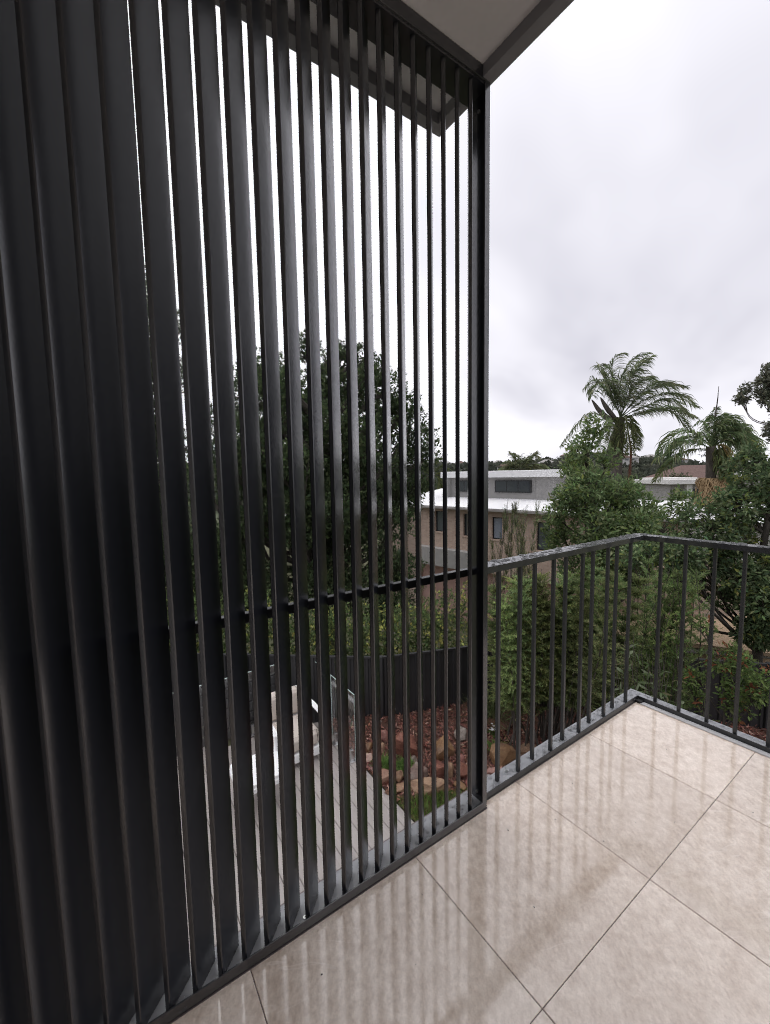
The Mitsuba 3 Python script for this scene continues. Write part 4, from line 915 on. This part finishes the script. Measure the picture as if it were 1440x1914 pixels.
# corrugated roof: a wavy sheet falling towards the eave
ns = int(21.6 / 0.076) * 4; S = np.linspace(-1.9, 20.2, ns); w = 0.010 * np.cos(S / 0.076 * 2 * np.pi)
def sheet_rows(rows, S):
    w = 0.010 * np.cos(S / 0.076 * 2 * np.pi); ns = len(S)
    v = np.vstack([BP + np.outer(S, BU) + BN * n + np.outer(z + w, [0, 0, 1]) for n, z in rows]); v = np.vstack([v, v - [0, 0, 0.006]])
    i = np.arange(ns - 1); f = []
    for r in range(len(rows) - 1):
        a = r * ns
        f += [np.stack([a + i, a + i + 1, a + ns + i + 1], 1), np.stack([a + i, a + ns + i + 1, a + ns + i], 1)]
    f = np.vstack(f); return v, np.vstack([f, f[:, ::-1] + len(rows) * ns])
part(bh, 'roof', sheet_rows([(-3.2, 0.16), (-7.3, 0.62)], S[S < 8.6]), 'm_white_roof', label='upper slope of the corrugated roof')
v, f = sheet_rows([(0.34, -0.205), (-3.2, 0.16)], S)
rf = part(bh, 'roof', (v, f), 'm_white_roof', smooth=False)
part(bh, 'gutter', bb(-1.9, 20.2, 0.26, 0.39, -0.345, -0.235, 0.015), 'm_gutter')
part(bh, 'eave_soffit', bb(-1.8, 20.0, 0.0, 0.255, -0.315, -0.29), 'm_gutter')
# clerestory box
cb = part(bh, 'clerestory', cat([bb(1.05, 7.15, -5.0, -2.45, -0.1, 1.18)]), 'm_grey_clad')
part(cb, 'roof_slab', bb(0.75, 7.75, -5.3, -2.05, 1.183, 1.52, 0.02), 'm_white_roof')
part(cb, 'side_fin', bb(0.95, 1.2, -2.44, -2.15, -0.05, 1.18), 'm_grey_clad')
part(cb, 'side_fin', bb(6.35, 7.2, -2.44, -2.38, -0.05, 1.18), 'm_grey_clad')
for s0, s1 in ((1.75, 3.0), (4.10, 6.10)):
    k = part(cb, 'window_frame', bb(s0, s1, -2.445, -2.37, 0.40, 1.03), 'm_frame')
    npn = 3
    for j in range(npn):
        d = (s1 - s0 - 0.08) / npn
        part(cb, 'window_pane', bb(s0 + 0.04 + d * j + 0.03, s0 + 0.04 + d * (j + 1) - 0.03, -2.37, -2.362, 0.46, 0.97), 'm_dark_pane')

def yaw_box(c, w, d, h, rot, z0):
    m = box(-w / 2, w / 2, -d / 2, d / 2, 0, h); m.apply_transform(trimesh.transformations.rotation_matrix(rot, [0, 0, 1])); m.apply_translation((*c, z0)); return m
ROT = math.atan2(RV[1], RV[0])
def lb(base, r0, r1, f0, f1, u0, u1, ch=0.0):
    m = box(r0, r1, f0, f1, u0, u1, ch); m.apply_transform(trimesh.transformations.rotation_matrix(ROT, [0, 0, 1])); m.apply_translation(base); return m
# grey house behind the palm
G2 = np.array([46.0, 17.0, 0.0])
gh = thing('grey_house', 'low grey rendered house with flat white roof edge seen behind the right palm', 'house')
part(gh, 'wall', lb(G2, -0.9, 5.6, 0.0, 5.0, -7.5, 0.05), 'm_concrete')
part(gh, 'roof', lb(G2, -1.4, 5.9, -0.8, 5.4, 0.055, 0.50, 0.02), 'm_offwhite')
part(gh, 'roof', lb(G2, -1.1, 2.2, 0.6, 4.0, 0.505, 0.66, 0.02), 'm_offwhite', label='upper roof slab')
for r0, r1 in ((-0.5, 0.35), (1.2, 3.6)):
    k = part(gh, 'window', lb(G2, r0, r1, -0.03, -0.002, -1.4, -0.42), 'm_frame'); part(k, 'pane', lb(G2, r0 + 0.08, r1 - 0.08, -0.05, -0.031, -1.34, -0.5), 'm_dark_pane')
part(gh, 'pillar', lb(G2, 0.5, 1.05, -0.35, -0.002, -7.5, 0.05), 'm_offwhite')
# house with white roof at the right
G3 = np.array([34.5, 6.0, 0.0])
g3 = thing('grey_house', 'grey house wall with white roof between the palm and the right tree', 'house')
part(g3, 'wall', lb(G3, 0.0, 6.0, 0.0, 5.0, -7.0, 0.85), 'm_concrete')
part(g3, 'roof', lb(G3, -0.3, 6.3, -0.4, 5.4, 0.852, 1.25, 0.03), 'm_white_roof')
part(g3, 'window', lb(G3, 1.4, 3.0, -0.03, -0.002, -0.9, 0.2), 'm_dark_pane')
def hip(base, r0, r1, f0, f1, u0, u1, ov=0.5):
    a = [(r0 - ov, f0 - ov, u0), (r1 + ov, f0 - ov, u0), (r1 + ov, f1 + ov, u0), (r0 - ov, f1 + ov, u0)]
    mid, q = (f0 + f1) / 2, (f1 - f0) / 2
    a += [(r0 - ov + q, mid, u1), (r1 + ov - q, mid, u1)] if r1 - r0 > 2 * q else [((r0 + r1) / 2 - 0.1, mid, u1), ((r0 + r1) / 2 + 0.1, mid, u1)]
    v = np.array([loc(base, r, u, f) for r, f, u in a]); f = np.array([[0, 1, 5], [0, 5, 4], [1, 2, 5], [2, 3, 4], [2, 4, 5], [3, 0, 4], [0, 2, 1], [0, 3, 2]])
    return v, f
G4 = np.array([60.0, 18.5, 0.0])
g4 = thing('tiled_house', 'house with dark red tiled hip roof half hidden behind the right palm', 'house')
part(g4, 'wall', lb(G4, -4.6, 4.5, 0, 7, -7.8, 0.05), 'm_brick_shade'); part(g4, 'roof', hip(G4, -4.6, 4.5, 0, 7, 0.052, 2.0), 'm_roof_tile')
k = part(g4, 'window', lb(G4, -0.5, 1.2, -0.03, -0.002, -1.2, -0.2), 'm_dark_pane')
# neighbour's outbuilding behind the right fence
SH = np.array([10.4, 2.85, -0.16])
sh = thing('outbuilding', 'low outbuilding with weathered tan roof boards and grey gutter behind the right fence', 'shed')
part(sh, 'wall', lb(SH, -1.9, 1.6, 0.5, 2.6, -6.0, -2.42), 'm_shed_wood', label='tan wall')
v = np.array([loc(SH, r, u, f) for r, u, f in ((-2.2, -1.84, 0.2), (0.95, -2.20, -0.15), (0.95, -2.27, -0.15), (-2.2, -1.95, 0.2), (-2.2, -1.72, 1.5), (0.95, -2.06, 1.5), (0.95, -2.13, 1.5), (-2.2, -1.82, 1.5))])
part(sh, 'roof', trimesh.convex.convex_hull(v), 'm_shed_wood')
v = np.array([loc(SH, r, u, f) for r, u, f in ((0.955, -2.20, -0.15), (2.6, -1.75, 0.3), (2.6, -1.85, 0.3), (0.955, -2.28, -0.15), (0.955, -2.06, 1.5), (2.6, -1.66, 1.5), (2.6, -1.76, 1.5), (0.955, -2.14, 1.5))])
part(sh, 'roof', trimesh.convex.convex_hull(v), 'm_shed_wood')
m = tube([loc(SH, -2.2, -2.12, 0.25), loc(SH, 0.9, -2.30, 0.0)], 0.06, 8); part(sh, 'gutter', m, 'm_gutter', smooth=40)
for i in range(7):
    r0 = -1.9 + 0.5 * i
    part(sh, 'wall_board', lb(SH, r0 + 0.01, r0 + 0.49, 0.47, 0.499, -3.4, -2.44), 'm_shed_wood')
# bark-brown lattice wall piece of the neighbouring brick house
nb = thing('brick_annexe', 'pinkish brick wall with pier glimpsed between the two trees at the right', 'house')
part(nb, 'wall', lb(np.array([12.4, 4.5, 0]), -1.6, 1.6, 0.0, 0.3, -6.5, -1.15), 'm_brick')
part(nb, 'pier', lb(np.array([12.4, 4.5, 0]), 0.35, 0.62, -0.12, -0.001, -6.5, -1.0), 'm_brick')

# ================================================================== far hill: houses and tree cover
rng = np.random.default_rng(91)
N = 2600
az = rng.uniform(-0.35, 1.5, N); rr_ = 110 + 340 * rng.random(N) ** 0.8
cl = []
sets = []
for a, r in zip(az, rr_):
    x, y = r * math.sin(a), r * math.cos(a); z = float(ground_z(np.array(x), np.array(y)))
    h = rng.uniform(4.0, 9.5) * (0.75 if r < 180 else 1.0); w = h * rng.uniform(0.45, 0.8)
    n = 34 if r > 230 else 60
    u = unit(rng.normal(size=(n, 3)) * [1, 1, 0.9]); u[:, 2] = np.abs(u[:, 2]) * 1.0 - 0.15
    lump = 0.75 + 0.5 * meshkit.noise(u * 1.8 + [x, y, 0])
    P = np.array([x, y, z + h * 0.36]) + u * np.array([w, w, h * 0.58]) * (lump * rng.uniform(0.7, 1.0, n))[:, None]
    D = unit(rng.normal(size=(n, 3)) + u * 0.4); L = w * 0.5
    v, f = leafset(P - D * L / 2, D, u + 0.4 * rng.normal(size=(n, 3)), L * rng.uniform(0.7, 1.3, n), L * 0.75, 0.2)
    base = np.array([(0.085, 0.095, 0.075), (0.105, 0.115, 0.09), (0.07, 0.08, 0.064), (0.125, 0.13, 0.10)][rng.integers(4)])
    sets.append((v, f, np.repeat(np.clip(base * (1 + 0.22 * rng.normal(size=(n, 1))), 0.005, 1), 4, 0)))
m, c = merge(sets)
struct('distant_trees', m, 'm_leaf', {'label': 'distant tree cover on the low hill along the horizon', 'category': 'trees'}, color=c, kind='stuff')
ORD = ('first second third fourth fifth sixth seventh eighth ninth tenth eleventh twelfth thirteenth fourteenth fifteenth sixteenth').split()
for i in range(16):
    a = 0.66 + 0.036 * i + rng.uniform(0, 0.03); r = rng.uniform(300, 410); x, y = r * math.sin(a), r * math.cos(a); z = float(ground_z(np.array(x), np.array(y))) + 3.5
    t = thing('hillside_house', f'small pale house with {"dark red tiled" if i % 3 == 0 else "grey"} roof on the far hill, {ORD[i]} from the left', 'house', 'small pale houses on the far hill')
    w, d, h = rng.uniform(5, 9), rng.uniform(6, 8), rng.uniform(1.8, 3)
    base = np.array([x, y, 0.0])
    part(t, 'wall', lb(base, -w / 2, w / 2, -d / 2, d / 2, z - 4, z + h), 'm_render')
    part(t, 'roof', hip(base, -w / 2, w / 2, -d / 2, d / 2, z + h + 0.01, z + h + 2.2), 'm_roof_tile' if i % 3 == 0 else 'm_gutter')
    part(t, 'window', lb(base, -w * 0.25, w * 0.2, -d / 2 - 0.1, -d / 2 - 0.01, z + 0.6, z + h - 0.6), 'm_dark_pane')
# mid-distance trees closing the gap below the horizon
MIDT = [(-0.05, 38, 6.5), (0.15, 34, 5.5), (0.30, 40, 6.0), (0.42, 36, 5.0), (0.62, 70, 8.2), (0.72, 64, 7.4), (0.80, 78, 8.6), (0.98, 74, 8.4), (1.06, 66, 7.6), (1.14, 80, 9.0), (1.22, 60, 8.4), (1.30, 52, 9.0)]
for i, (a, r, h) in enumerate(MIDT):
    x, y = r * math.sin(a), r * math.cos(a); z = float(ground_z(np.array(x), np.array(y))); q = np.random.default_rng(300 + i)
    cl = [(np.array([x, y, z + h * 0.62]) + unit(q.normal(size=3)) * [2.2, 2.2, h * 0.26] * q.uniform(0.3, 1), q.uniform(0.8, 1.4)) for _ in range(18)]
    tree('garden_tree', f'round green tree in the middle distance, {ORD[i]} of its row from the left', cl, [(x, y, z - 0.5), (x + 0.1, y, z + h * 0.3), (x, y, z + h * 0.6)], 16, 0.34, 0.18, [(0.065, 0.078, 0.05), (0.085, 0.10, 0.062), (0.05, 0.06, 0.04)], [1, 1, 1], 320 + i, r0=0.2, group='round green trees in the middle distance')
